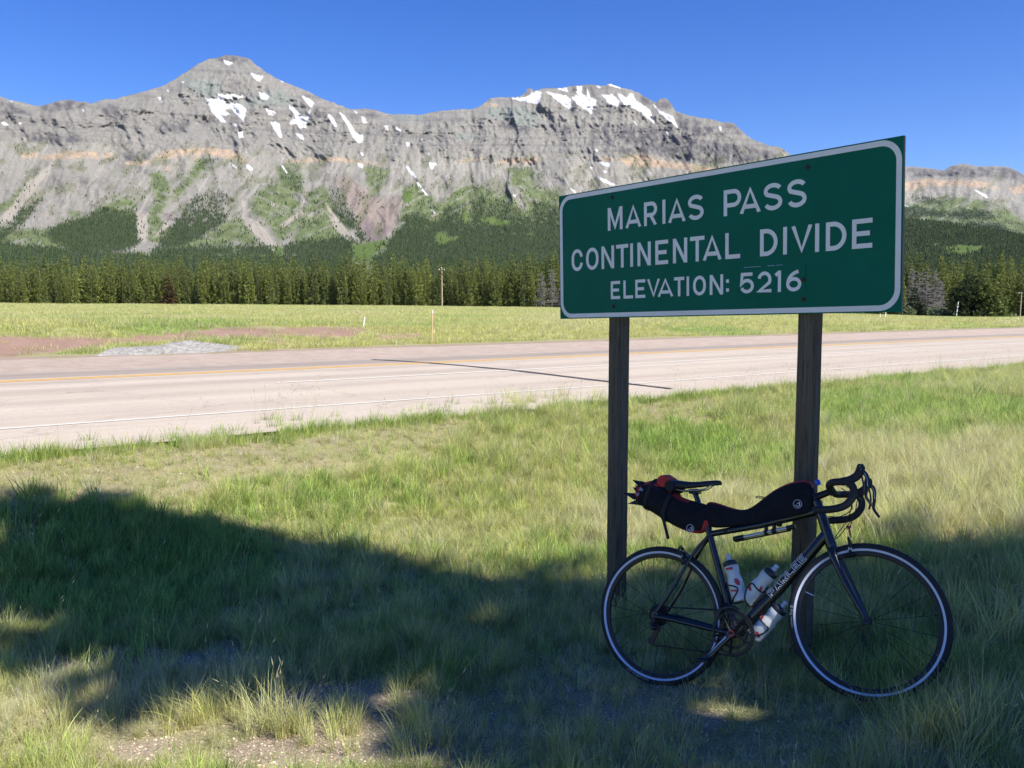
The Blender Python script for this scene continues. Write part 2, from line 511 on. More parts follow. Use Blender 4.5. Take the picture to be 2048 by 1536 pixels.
n1 = noise(nt, 2.2, 5, 0.7, objcoord(nt)); n2 = noise(nt, 60.0, 3, 0.8, objcoord(nt))
base = mixcol(nt, (0.37, 0.285, 0.225), (0.46, 0.37, 0.30), maprange(nt, n1, 0.35, 0.65))
base = mixcol(nt, base, (0.55, 0.52, 0.5), maprange(nt, n2, 0.48, 0.7, 0, 0.8), 'MULTIPLY')
nt.links.new(base, b.inputs['Base Color']); b.inputs['Roughness'].default_value = 0.95
bump(nt, b, n2, 0.8, 0.03)
def worn(name, col):
    m, nt, b = newmat(name)
    n = noise(nt, 6.0, 6, 0.75, objcoord(nt)); n_ = noise(nt, 60.0, 3, 0.75, objcoord(nt))
    base = mixcol(nt, col, (0.45, 0.40, 0.35), maprange(nt, n, 0.52, 0.72, 0, 0.8))
    base = mixcol(nt, base, (0.45, 0.40, 0.35), maprange(nt, n_, 0.56, 0.7, 0, 0.6))
    nt.links.new(base, b.inputs['Base Color']); b.inputs['Roughness'].default_value = 0.8
    return m
m_white = worn('white_road_paint', (0.56, 0.525, 0.46)); m_yellow = worn('yellow_road_paint', (0.70, 0.40, 0.08))
m_tar = plain('tar_seal', (0.06, 0.056, 0.055), 0.7)
Q0, Q1 = -60.0, 330.0
tag(strip('road', 10.0, 22.96, Q0, Q1, m_road, 0.0, 1.0, True), kind='structure')
tag(strip('gravel_shoulder', 22.2, 27.3, Q0, Q1, m_gshould, -0.012, 1.0, True), kind='structure')
def line_mark(name, p0, p1, q0, q1, mat, lab):
    o = strip(name, p0, p1, q0, q1, mat, 0.006, 2.0); tag(o, kind='structure'); return o
line_mark('edge_line', 11.94, 12.04, Q0, Q1, m_white, '')
line_mark('lane_line', 15.63, 15.79, 6.25, 28.4, m_white, '')
line_mark('lane_line', 15.63, 15.79, 28.9, Q1, m_white, '')
line_mark('centre_line', 19.06, 19.24, Q0, Q1, m_yellow, '')
line_mark('centre_line', 19.38, 19.56, Q0, Q1, m_yellow, '')
line_mark('edge_line', 22.64, 22.74, Q0, Q1, m_white, '')
# tar sealed joint across the road
jv = []; jp = np.linspace(10.9, 22.75, 42)
for p in jp:
    q = 11.7 + 0.10 * float(pn(np.array(p * 0.35), np.array(2.2), 71)) + (0.25 if p > 19.4 else 0.0) * (p - 19.4) / 3
    w = 0.075 + 0.03 * float(pn(np.array(p * 1.7), np.array(5.2), 73))
    for s in (-1, 1):
        x, y = from_pq(p, q + s * w)
        jv.append((x, y, float(np.interp(p, RP, RZ)) + 0.011))
jf = [(2 * i, 2 * i + 1, 2 * i + 3, 2 * i + 2) for i in range(len(jp) - 1)]
jo = link(bpy.data.objects.new('tar_joint', mesh_np('tar_joint', jv, jf, m_tar, False))); tag(jo, kind='structure')
# ------------------------------------------------------------------ mountains
def Z(kind, txt):
    """survey polygons; kind gives the offset and scale of the sheet they were measured on"""
    ox, oy, s = {1: (0, 80, 2.926), 2: (600, 130, 2.926), 3: (1100, 150, 2.160)}[kind]
    out = []
    for p in txt.strip().split(';'):
        v = [float(t) for t in p.replace(' ', ',').split(',') if t]
        out.append([(ox + v[i] / s, oy + v[i + 1] / s) for i in range(0, len(v), 2)])
    return out
RIDGE = [(-300, 236), (-150, 215), (-60, 200)]
RIDGE += Z(1, '0,335 60,350 150,370 210,385 290,375 340,355 400,350 480,360 530,372 590,352 680,342 760,322 850,300 960,265 1020,230 1100,180 1160,140 1220,110 1280,103 1320,87 1400,95 1460,108 1490,140 1560,190 1640,235 1720,268 1800,300 1900,350 2000,385')[0]
RIDGE += Z(2, '300,260 380,255 440,262 520,288 600,288 700,292 780,275 850,265 920,260 1000,260 1060,238 1120,190 1200,190 1280,185 1320,165 1330,138 1350,135 1370,152 1430,135 1520,135 1580,125 1660,118 1710,112 1760,125 1820,110 1900,135 1980,160')[0]
RIDGE += Z(3, '320,60 400,90 460,120 475,102 500,100 525,125 540,155 600,175 690,190 750,205 790,205 820,235 870,275 930,300 1000,315 1040,345')[0]
RIDGE += [(1640, 345), (1700, 378), (1760, 412), (1815, 437), (1850, 441), (1900, 446), (1960, 453), (2048, 471), (2200, 492), (2400, 505), (2700, 512)]
RIDGE2 = [(1300, 420), (1450, 380), (1600, 350), (1700, 338)]
RIDGE2 += Z(3, '1545,395 1620,400 1700,412 1740,390 1790,382 1850,395 1920,393 1980,397 2020,415 2048,432')[0]
RIDGE2 += [(2120, 362), (2250, 372), (2450, 395), (2700, 410)]
SNOW = Z(1, '1195,340 1270,345 1275,315 1330,318 1430,325 1420,340 1300,345 1330,375 1400,370 1440,405 1425,480 1400,450 1350,400 1310,410 1345,435 1290,440 1330,485 1295,480 1240,420 1215,370;1390,530 1420,535 1425,570 1400,572;1360,485 1385,490 1395,505 1370,500;1515,305 1550,315 1585,335 1550,350 1525,340;1550,405 1590,410 1615,425 1600,440 1570,435;1580,480 1635,485 1650,570 1635,570;1690,370 1720,395 1750,430 1790,460 1790,510 1755,515 1735,490 1690,490 1710,470 1720,430 1695,400;1765,330 1810,340 1840,370 1820,395;1820,405 1800,475 1785,470 1795,430;1730,545 1770,555 1780,588 1750,570;1465,190 1500,205 1545,212 1515,243 1485,220;1310,118 1340,125 1365,135 1340,148 1315,140;920,325 945,335 940,362;970,285 988,288 982,306;5,475 45,490 50,505 15,495;105,480 130,485 120,500;50,345 75,355 75,365;1630,228 1658,240 1655,247;1920,430 1945,450 1970,490 1965,515 1935,470;1980,420 2010,440 2048,490 2048,520 2020,480;1340,715 1360,725 1390,750 1370,745;1440,725 1475,745 1470,765 1445,755;1640,720 1660,740 1685,780 1670,775;480,410 495,415 490,430;1060,240 1080,245 1070,255')
SNOW += Z(2, '160,290 185,305 215,350 210,368 180,330;225,272 260,295 300,350 330,400 370,410 370,440 345,460 310,420 285,370 255,310;315,265 335,275 330,290;355,295 380,310 390,340 370,345;490,355 515,355 515,385 500,370;560,360 590,375 595,392 565,380;620,455 645,452 630,485;710,432 728,435 722,452;745,513 760,513 755,527;355,510 372,515 372,535 358,525;615,582 635,595 680,650 680,662 645,635;670,670 700,700 750,760 740,768 690,705;750,570 800,575 785,590 785,610 765,605;760,835 790,860 790,872;330,570 370,580 370,600 345,595;1235,195 1300,190 1340,180 1380,155 1415,155 1400,230 1350,220 1290,210;1430,150 1480,165 1560,180 1585,205 1590,262 1550,245 1490,195;1590,190 1640,175 1700,190 1740,205 1705,285 1660,255 1610,220;1620,125 1650,125 1645,165 1690,190 1650,190 1620,165;1500,140 1560,130 1570,160 1540,150;1680,130 1700,190 1680,185;1720,118 1765,130 1755,138;1780,112 1830,108 1900,140 1850,130;1765,170 1830,175 1870,210 1860,248 1800,220;1855,160 1900,200 1960,215 2010,240 2048,270 2048,320 1980,265 1900,235 1870,200;1930,165 1950,170 1965,215 1940,205;1935,313 1975,345 1970,352;1720,490 1745,495 1740,512;1740,565 1815,570 1815,600 1770,585;1690,590 1725,605 1700,605;1765,615 1800,622 1780,630;1735,648 1790,670 1845,700 1830,706 1770,685;1575,718 1610,735 1612,752;1245,755 1268,768 1250,770')
SNOW += Z(3, '350,75 370,110 430,150 455,215 420,185 370,145 310,105 300,75 330,100;440,122 480,155 530,180 555,232 520,205 470,160;502,240 514,257 505,256;725,220 740,225 740,248;350,190 380,215 370,211')
SNOW2 = Z(3, '1820,488 1890,520 1895,536 1860,517;1530,558 1552,565 1545,573;1805,572 1815,574 1808,580')
ORANGE = Z(1, '240,690 300,665 400,655 480,648 570,655 580,700 520,690 420,690 330,705 260,705;590,660 660,660 680,690 610,690;730,715 860,705 920,690 850,735 740,730;900,690 950,650 1100,635 1200,630 1320,640 1390,655 1440,700 1475,722 1430,720 1330,695 1200,665 1050,680 930,705;1140,680 1158,680 1152,770;1640,705 1750,700 1840,690 1920,685 1880,710 1700,720;980,720 1000,800 965,760;100,650 220,655 230,690 120,690')
ORANGE += Z(2, '20,555 130,540 250,545 330,560 420,570 510,570 500,580 380,580 200,565;910,565 960,550 1060,545 1090,550 960,565;1130,570 1200,555 1290,545 1350,535 1410,555 1360,580 1310,575 1200,575;1710,545 1840,548 1830,565 1740,565;1860,550 1950,525 2048,525 2048,600 1960,590 1900,570;1050,220 1150,230 1180,240 1100,245')
ORANGE += Z(3, '200,360 260,358 250,372 210,372;300,365 400,340 470,365 560,380 640,390 700,400 800,410 900,420 880,440 620,415 500,400 420,400 340,395')
ORANGE2 = Z(3, '1500,470 1600,450 1720,455 1850,455 1950,490 1900,490 1780,480 1640,480 1560,500 1500,500;1970,490 2060,470 2160,480 2160,515 2048,510 2000,510')
FOREST = Z(1, '-400,1190 60,1100 110,1020 200,930 260,920 220,980 150,1060 60,1130 0,1180;250,1130 330,1085 480,1040 600,985 700,1000 760,980 800,1020 810,1110 800,1200 700,1240 380,1240 360,1190 300,1180;1000,1100 1060,1010 1110,930 1150,905 1250,890 1330,890 1360,940 1310,990 1330,1060 1250,1110 1180,1160 1060,1200 910,1215 960,1160;900,1222 1000,1215 1300,1205 1360,1205 1365,1255 900,1260;1380,1215 1450,1200 1600,1205 1615,1260 1380,1260;1660,1260 1660,1200 1750,1180 1850,1170 2060,1150 2060,1260;1920,860 1980,870 2020,920 2048,1010 2060,1100 1990,1050 1940,960;1180,690 1280,690 1240,740 1160,765;1620,780 1700,760 1780,820 1770,890 1720,880 1660,840;-900,1195 0,1195 200,1205 370,1230 700,1250 1000,1262 1600,1265 2060,1262 2060,1700 -900,1700')
FOREST += Z(2, '170,720 230,715 270,790 310,880 350,945 330,970 260,940 200,860 165,790;320,730 370,760 380,790 350,790;540,1010 580,950 620,880 700,860 760,900 810,920 830,850 890,830 950,820 930,900 1000,930 1010,800 1050,760 1100,770 1180,800 1270,810 1290,860 1310,900 1350,860 1350,810 1420,790 1540,840 1900,900 2600,1000 2600,1700 400,1700 440,1140 500,1080;0,1080 120,1040 280,1060 300,1120 100,1150 0,1150;330,970 370,975 390,1040 340,1030')
FOREST += [[(1440, 425), (1560, 430), (1720, 425), (1720, 700), (1440, 700)]]
FOREST += Z(3, '1300,560 1500,590 1640,625 1750,645 1900,660 2048,690 2700,760 2700,1100 1000,1100 1000,700')
FOREST_GAP = Z(2, '800,980 850,970 870,1010 920,1000 940,1010 830,1055 790,1040;300,1060 500,1020 520,1040 440,1100 420,1130 330,1145;1040,900 1120,890 1250,920 1180,950 1100,930;1330,980 1370,985 1350,1005;600,750 660,740 650,800 610,810;940,840 990,870 970,930 945,900')
FOREST_GAP += Z(3, '1690,745 1760,732 1880,740 1860,760 1790,780 1720,780;1615,733 1680,727 1690,735 1650,741')
FOREST_GAP += Z(1, '1600,1205 1650,1215 1660,1262 1600,1262')
FOREST2 = Z(3, '1400,575 1560,570 1700,590 1850,580 1930,620 1800,625 1640,605 1400,640;1850,640 1930,640 2048,700 2300,760 2300,1000 1400,1000 1400,660 1600,630;1600,520 1700,545 1660,560 1560,540')
GRASS = Z(1, '-400,1010 60,940 110,860 170,820 200,850 150,930 60,1010 -400,1060;-400,1120 250,1100 330,1085 480,1040 610,960 700,930 780,915 800,960 790,1010 800,1200 400,1250 -400,1250;400,1000 470,990 470,1030 410,1040;880,780 950,760 990,850 1000,920 960,1000 950,1060 990,1080 1000,1110 930,1200 870,1180 860,1080 870,980 920,930 880,860;1000,1100 1180,1160 1330,1060 1410,1040 1460,1100 1530,1190 1200,1215 950,1230;1470,930 1560,850 1640,840 1760,820 1780,900 1700,900 1770,970 1740,990 1600,1010 1560,1060 1460,1010;1560,1050 1700,1000 1770,1000 1740,1100 1640,1180 1580,1120;1780,900 1900,850 1950,960 2048,1100 2048,1190 1700,1190 1760,1080 1830,980;1150,700 1240,690 1180,780 1100,870 1020,950 1010,880 1080,830;1600,740 1750,720 1780,830 1640,840;700,1250 1640,1200 1640,1300 700,1300')
GRASS += Z(2, '0,870 60,790 130,760 170,840 260,980 320,1050 500,1020 540,1010 590,870 600,720 680,690 760,750 800,800 850,800 900,720 1000,700 1080,700 1120,740 1200,740 1250,780 1330,860 1540,800 2600,900 2600,1250 0,1250;370,580 440,600 540,600 480,700 440,780 400,720;1200,600 1360,600 1370,700 1540,750 1540,800 1330,860 1290,750 1230,680;300,1040 520,1020 440,1140 320,1150')
GRASS += Z(3, '1530,560 1700,590 2048,640 2700,700 2700,1000 1000,1000 1000,640')
GRASS2 = Z(3, '1400,590 1560,560 1700,520 1800,530 1950,560 2048,620 2300,640 2300,1000 1400,1000')
SCREE = Z(1, '1410,930 1440,960 1430,1030 1500,1060 1560,1120 1620,1210 1640,1250 1610,1250 1540,1180 1440,1090 1420,1000;800,1000 850,1020 870,1090 860,1170 830,1190 800,1100;970,1060 1000,1060 990,1085 950,1130 890,1165 940,1110;1890,940 1960,1020 2048,1130 2048,1160 1960,1060;70,970 160,830 320,710 300,750 200,880 60,1060 0,1080 0,1040;1760,990 1780,1010 1650,1100 1640,1080')
SCREE += Z(2, '150,860 200,900 260,980 300,1030 270,1020 200,950')
PINK = Z(2, '340,960 300,850 240,730 200,680 260,640 340,700 430,760 480,790 600,760 580,880 540,970 480,1020 410,1045;740,850 790,870 800,920 740,890')
PURPLE = Z(2, '370,900 420,920 450,960 540,940 480,1020 410,1045 370,980') + Z(1, '960,1020 1010,1010 1010,1050 980,1055')
CLIFF = Z(1, '580,400 640,370 700,400 760,420 740,480 640,470;900,520 960,480 1010,500 1060,455 1110,480 1100,540 1040,550 1000,530 950,560;1170,480 1230,440 1270,470 1200,500;330,360 410,350 540,375 480,400 300,420 220,400;0,350 140,400 200,440 130,450 0,430;700,650 760,655 900,650 860,700 760,710 700,690;1820,440 1860,390 1900,440;1250,110 1320,90 1400,100 1480,120 1480,150 1350,140;1340,260 1400,240 1440,280 1380,300;120,560 230,520 330,560 500,550 520,600 240,610')
CLIFF += Z(2, '60,320 100,240 150,300;370,280 440,270 460,300 400,310;920,330 940,305 970,330;980,330 985,305 1025,335;1160,345 1180,320 1300,350 1360,380 1350,410 1260,380 1180,370;1690,400 1710,380 1740,460 1710,480;1850,400 1900,350 2048,400 2048,520 1960,530 1860,540 1880,460;1530,380 1570,350 1600,380 1560,420;1320,165 1335,135 1370,150 1350,180;1570,140 1600,120 1640,135 1600,170;1660,180 1655,125 1680,120 1690,185;1700,180 1690,115 1730,125 1750,200;1960,170 2048,190 2048,240 1990,220')
CLIFF += Z(3, '330,210 420,230 560,260 700,290 860,310 1000,340 1000,360 700,390 560,370 460,340 380,335 300,350 290,280;540,165 600,180 720,240 640,270 560,230;750,205 820,225 830,260 770,240;465,115 480,102 520,110 520,150 480,140')
CLIFF2 = Z(3, '1545,400 1700,415 1740,395 1850,400 1980,400 2048,435 2160,430 2160,470 1980,450 1900,440 1740,440 1600,440')
GREENROCK = Z(1, '1050,230 1200,230 1300,260 1290,330 1200,330 1100,290;1330,380 1640,280 1740,360 1660,380 1500,380') + Z(2, '1080,250 1300,240 1400,300 1360,380 1180,310 1090,320;520,300 720,290 740,330 560,330;900,400 1020,400 1020,440 920,440;0,290 60,290 40,330 0,330')

def traced(pts, extra=0.0):
    P = np.array(pts)
    a, y, zz = px_dir(P[:, 0], P[:, 1])
    az = np.arctan2(a, y); te = zz / np.hypot(a, y)
    k = np.argsort(az)
    return az[k], te[k]
m_mount, nt, b = newmat('mountain_rock_and_turf')
at = N(nt, 'ShaderNodeAttribute', attribute_name='Col')
oc = objcoord(nt)
n1 = noise(nt, 0.02, 6, 0.7, oc); n2 = noise(nt, 0.09, 5, 0.75, oc)
c1 = mixcol(nt, at.outputs['Color'], (0.80, 0.80, 0.81), maprange(nt, n2, 0.45, 0.72, 0.0, 0.6), 'MULTIPLY')
c1 = mixcol(nt, c1, (1.02, 1.01, 1.01), 1.0, 'MULTIPLY')
c1 = mixcol(nt, c1, (1.25, 1.22, 1.18), maprange(nt, n1, 0.5, 0.75, 0.0, 0.5), 'MULTIPLY')
nt.links.new(c1, b.inputs['Base Color'])
b.inputs['Roughness'].default_value = 1.0; b.inputs['Specular IOR Level'].default_value = 0.0
bump(nt, b, n2, 1.0, 13.0)

def mountain(name, ridge, az0, az1, na, nr, teR, r_of_te, slope_k, te_knee, seed, masks, te0):
    az = np.radians(np.linspace(az0, az1, na))
    ra, rt = traced(ridge)
    top = np.interp(az, ra, rt)
    # small crags on the traced skyline
    top = top + 0.0022 * fbm(az * 120, az * 0, 5, seed, 0.65) * sstep(top, 0.13, 0.17)
    kk = np.exp(-0.5 * (np.arange(-60, 61) / 22.0) ** 2); kk /= kk.sum()
    pad = np.pad(top, 60, mode='edge'); sm = np.convolve(pad, kk, mode='valid')
    t = np.linspace(0, 1, nr)[:, None]
    te = te0 + (sm[None] - te0) * t + (top - sm)[None] * t ** 5
    def base_r(te):
        r = np.interp(te, [p[0] for p in r_of_te], [p[1] for p in r_of_te])
        return np.where(te > te_knee, r + (te - te_knee) * slope_k, r)
    A = np.broadcast_to(az[None], te.shape)
    r0 = base_r(te)
    U = A * 3900.0; W = te * 9000.0
    # spurs and gullies: pull the face towards or away from the viewer
    wu = U + 60 * fbm(U / 420, W / 500, 3, seed + 1); ww = W + 60 * fbm(U / 300 + 7, W / 300, 3, seed + 2)
    hi = sstep(te, te_knee - 0.016, te_knee + 0.034)
    lo = sstep(te, 0.055, 0.105)
    slant = wu + 0.30 * ww * np.sign(np.sin(wu / 700.0)) * 0.5
    D = lo * (110 * ridge_(slant / 330, ww / 1500, 2, seed + 3) + 45 * ridge_(wu / 120, ww / 520, 3, seed + 4) + 16 * ridge_(wu / 42, ww / 120, 3, seed + 5))
    D = D + hi * (62 * ridge_(wu / 150, ww / 330, 3, seed + 6) + 34 * ridge_(wu / 46, ww / 110, 4, seed + 7, 0.6) + 13 * ridge_(wu / 15, ww / 24, 3, seed + 8, 0.6))
    sl2 = 0.30 * np.sin(U / 620.0 + 0.6)
    D = D + lo * (5 * fbm(U / 14, W / 20, 3, seed + 9) - 15 * (1 - 0.6 * hi) * fbm((U + sl2 * (W - 1400)) / 17, W / 260, 4, seed + 41, 0.6))
    # ledges of the bedded rock
    lay_ = W + 26 * fbm(U / 600, W / 900, 3, seed + 10) + 6 * fbm(U / 60, W / 90, 3, seed + 20)
    amp = hi * (2 + 9 * sstep(fbm(U / 200, W / 120, 4, seed + 11), -0.05, 0.45))
    D = D + amp * (np.abs(((lay_ / 62.0) % 1.0) - 0.5) * 2) + 0.5 * amp * (np.abs(((lay_ / 23.0) % 1.0) - 0.5) * 2)
    D = D * (1 - 0.75 * sstep(t, 0.93, 1.0))
    r = r0 - D
    X = np.sin(A) * r; Y = np.cos(A) * r; Zz = CAMZ + te * r
    # back of the ridge
    kb = np.arange(1, 9)[:, None] / 8.0
    rb = r[-1][None] + kb * 900; zb = CAMZ + top[None] * r[-1][None] * (1 - kb ** 1.3 * 0.9)
    X = np.vstack([X, np.sin(az)[None] * rb]); Y = np.vstack([Y, np.cos(az)[None] * rb]); Zz = np.vstack([Zz, zb])
    V = np.stack([X, Y, Zz], -1).reshape(-1, 3)
    n_r = nr + 8
    i = np.arange(n_r - 1)[:, None]; j = np.arange(na - 1)[None]
    F = np.stack([i * na + j, (i + 1) * na + j, (i + 1) * na + j + 1, i * na + j + 1], -1).reshape(-1, 4)[:, ::-1]
    px, py = to_px(V[:, 0], V[:, 1], V[:, 2])
    Uf = np.arctan2(V[:, 0], V[:, 1]) * 3900; tef = (V[:, 2] - CAMZ) / np.hypot(V[:, 0], V[:, 1]); Wf = tef * 9000
    wx = 9 * fbm(Uf / 70, Wf / 70, 4, seed + 12); wy = 6 * fbm(Uf / 60 + 5, Wf / 60, 4, seed + 13)
    fine = 3.0 * fbm(Uf / 14, Wf / 14, 3, seed + 14)
    qx = px + wx + fine; qy = py + wy + fine
    hif = sstep(tef, te_knee - 0.006, te_knee + 0.010)
    c = np.zeros((len(V), 3))
    def put(col, w): c[:] = c * (1 - np.asarray(w)[:, None]) + np.array(col)[None] * np.asarray(w)[:, None]
    one = np.ones(len(V))
    put((0.325, 0.308, 0.268), one)                                             # scree
    put((0.255, 0.245, 0.220), sstep(fbm(Uf / 240, Wf / 130, 4, seed + 15), -0.1, 0.4) * 0.8)
    put((0.272, 0.260, 0.234), hif)
    layf = Wf + 26 * fbm(Uf / 600, Wf / 900, 3, seed + 10)
    put((0.175, 0.170, 0.165), hif * sstep(pn(layf / 36, Uf / 1500, seed + 16), 0.05, 0.4) * 0.5)
    put((0.290, 0.280, 0.245), hif * sstep(fbm(Uf / 120, Wf / 110, 4, seed + 17), 0.05, 0.35) * 0.8)
    sl2 = 0.30 * np.sin(Uf / 620.0 + 0.6)
    chute = fbm((Uf + sl2 * (Wf - 1400)) / 17, Wf / 260, 4, seed + 41, 0.6)
    put((0.385, 0.365, 0.320), sstep(chute, 0.10, 0.38) * 0.75 * sstep(tef, 0.05, 0.09) * (1 - 0.75 * hif))
    put((0.20, 0.195, 0.180), sstep(-chute, 0.14, 0.40) * 0.40 * sstep(tef, 0.06, 0.10) * (1 - 0.7 * hif))
    if 'green' in masks: put((0.245, 0.275, 0.245), softmask(qx, qy, masks['green'], 5) * 0.75)
    put((0.120, 0.115, 0.122), softmask(px + 0.5 * wx, py + 0.5 * wy, masks['cliff'], 4) * np.clip(0.62 + 1.3 * fbm(Uf / 22, Wf / 60, 3, seed + 18), 0.1, 1.0))
    put((0.50, 0.365, 0.25), softmask(px + 0.6 * wx, py + 0.4 * wy, masks['orange'], 2) * np.clip(0.70 + 1.2 * fbm(Uf / 30, Wf / 14, 3, seed + 19), 0, 1))
    if 'pink' in masks:
        put((0.30, 0.245, 0.215), softmask(px + 0.3 * wx, py + 0.3 * wy, masks['pink'], 4) * 0.9)
        put((0.215, 0.170, 0.180), softmask(px + 0.3 * wx, py + 0.3 * wy, masks['purple'], 3) * 0.8)
    gr = softmask(qx, qy, masks['grass'], 5)
    sl = np.sign(np.sin(Uf / 300.0)) * 0.8
    patch = sstep(fbm((Uf + sl * Wf) / 40, (Wf - 0.3 * Uf) / 110, 5, seed + 21, 0.6), -0.55, 0.0)
    gcol_ = np.array((0.165, 0.210, 0.090))[None] * (0.85 + 0.5 * fbm(Uf / 50, Wf / 50, 3, seed + 22))[:, None]
    w = np.clip(gr * patch * 0.95, 0, 1)
    c[:] = c * (1 - w[:, None]) + gcol_ * w[:, None]
    # thin turf creeping up the scree
    turf = sstep(fbm(Uf / 60 - Wf / 200, Wf / 160, 4, seed + 23), -0.02, 0.36) * (1 - hif) * sstep(tef, 0.02, 0.06) * (1 - gr)
    put((0.150, 0.165, 0.085), turf * 0.55)
    if 'scree' in masks: put((0.40, 0.365, 0.305), softmask(px + 0.25 * wx, py + 0.25 * wy, masks['scree'], 2) * 1.0)
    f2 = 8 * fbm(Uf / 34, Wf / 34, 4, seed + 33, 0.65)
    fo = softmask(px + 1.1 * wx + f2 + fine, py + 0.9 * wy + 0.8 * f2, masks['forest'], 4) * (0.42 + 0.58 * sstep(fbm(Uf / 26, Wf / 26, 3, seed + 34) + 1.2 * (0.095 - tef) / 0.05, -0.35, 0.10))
    if 'gap' in masks: 
        gap = softmask(px + 0.3 * wx, py + 0.3 * wy, masks['gap'], 2)
        put((0.120, 0.175, 0.055), gap); fo = fo * (1 - gap)
    if 'scree' in masks: fo = fo * (1 - softmask(px + 0.25 * wx, py + 0.25 * wy, masks['scree'], 2))
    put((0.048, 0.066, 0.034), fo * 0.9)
    fs = 2.6 * fbm(Uf / 9, Wf / 22, 4, seed + 30, 0.7)
    c *= (1 + 0.28 * fbm(Uf / 7, Wf / 9, 3, seed + 36, 0.7) + 0.26 * hif * fbm(Uf / 30, Wf / 16, 4, seed + 37, 0.65))[:, None]
    sn = softmask(px + 0.45 * fine + fs + 0.15 * wx, py + 0.45 * fine + 1.6 * fs + 0.15 * wy, masks['snow'], 1.2)
    sn = sn * sstep(fbm(Uf / 12 + 3, Wf / 30, 4, seed + 35, 0.65), -0.62, -0.25)
    sc_ = np.clip(0.80 + 0.35 * fbm(Uf / 16, Wf / 16, 3, seed + 38), 0.45, 0.9)
    w = sstep(sn, 0.2, 0.8); c[:] = c * (1 - w[:, None]) + (np.array((0.98, 0.99, 1.0))[None] * sc_[:, None]) * w[:, None]
    me = mesh_np(name, V, F, m_mount)
    C4 = np.ones((len(V), 4), np.float32); C4[:, :3] = np.clip(c, 0.01, 1)
    attr(me, 'Col', 'FLOAT_COLOR', 'POINT', C4)
    o = link(bpy.data.objects.new(name, me)); tag(o, kind='structure')
    sparse = np.clip(gr * 0.10 * sstep(fbm(Uf / 50, Wf / 50, 3, seed + 31), -0.1, 0.4) + turf * 0.03, 0, 1) * (1 - fo) * (tef < te_knee + 0.01)
    return dict(V=V, shape=(n_r, na), forest=fo, sparse=sparse, tef=tef)
ridge_ = ridge
R_OF_TE = [(-0.003, 800), (0.02, 1000), (0.0407, 1250), (0.0607, 1900), (0.0937, 2350), (0.1265, 2700), (0.159, 3100), (0.165, 3150)]
MT1 = mountain('mountain', RIDGE, -36, 38, 1280, 270, None, R_OF_TE, 10500, 0.165, 100,
               dict(snow=SNOW, orange=ORANGE, forest=FOREST, gap=FOREST_GAP, grass=GRASS, scree=SCREE, pink=PINK, purple=PURPLE, cliff=CLIFF, green=GREENROCK), -0.002)
MT2 = mountain('mountain', RIDGE2, 8, 42, 520, 150, None, [(0.02, 4300), (0.06, 5200), (0.10, 5800), (0.13, 6300)], 14000, 0.125, 300,
               dict(snow=SNOW2, orange=ORANGE2, forest=FOREST2, grass=GRASS2, cliff=CLIFF2), 0.045)
# ------------------------------------------------------------------ conifers
def foliage_mat(name, dark, light, hue_rand=0.32, trans=0.38):
    m, nt, b = newmat(name)
    oi = nt.nodes.new('ShaderNodeObjectInfo')
    at = N(nt, 'ShaderNodeAttribute', attribute_name='leaf')
    ti = N(nt, 'ShaderNodeAttribute', attribute_name='tint'); ti.attribute_type = 'INSTANCER'
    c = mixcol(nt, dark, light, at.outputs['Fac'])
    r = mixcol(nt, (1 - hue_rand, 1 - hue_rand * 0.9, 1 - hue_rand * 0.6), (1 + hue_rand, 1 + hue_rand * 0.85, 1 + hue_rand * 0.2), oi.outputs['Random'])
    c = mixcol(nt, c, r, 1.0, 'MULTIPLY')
    nt.links.new(c, b.inputs['Base Color']); b.inputs['Roughness'].default_value = 0.75; b.inputs['Specular IOR Level'].default_value = 0.2
    tr = nt.nodes.new('ShaderNodeBsdfTranslucent'); nt.links.new(c, tr.inputs['Color'])
    mx = nt.nodes.new('ShaderNodeMixShader'); mx.inputs[0].default_value = trans
    nt.links.new(b.outputs[0], mx.inputs[1]); nt.links.new(tr.outputs[0], mx.inputs[2])
    nt.links.new(mx.outputs[0], nt.nodes['Material Output'].inputs['Surface'])
    return m
m_needle = foliage_mat('pine_needles', (0.075, 0.104, 0.034), (0.232, 0.262, 0.074))
m_needle_rust = foliage_mat('rusty_pine_needles', (0.06, 0.04, 0.02), (0.13, 0.085, 0.04), 0.2)
m_needle_dark = foliage_mat('dark_spruce_needles', (0.016, 0.028, 0.014), (0.055, 0.075, 0.028), 0.2)
m_shrub = foliage_mat('pale_shrub_leaves', (0.09, 0.12, 0.06), (0.20, 0.25, 0.12), 0.2)
m_bark = plain('pine_bark', (0.13, 0.10, 0.08), 0.9, var=0.35, vscale=4, bumps=0.5, bscale=14, stretch=(1, 1, 0.2))
m_grey_wood = plain('weathered_dead_wood', (0.17, 0.155, 0.155), 0.9, var=0.3, vscale=3)

def quads_mesh(name, C, A, B, leaf, mat):
    """bent leaf clumps: a quad round each centre C spanned by half vectors A, B"""
    n = len(C)
    V = np.stack([C - A - B * 0.55, C + A * 0.15 - B, C + A + B * 0.35, C - A * 0.2 + B], 1).reshape(-1, 3)
    F = np.arange(4 * n, dtype=np.int32).reshape(n, 4)
    me = mesh_np(name, V, F, mat, smooth=False)
    attr(me, 'leaf', 'FLOAT', 'FACE', np.clip(leaf, 0, 1).astype(np.float32))
    return me

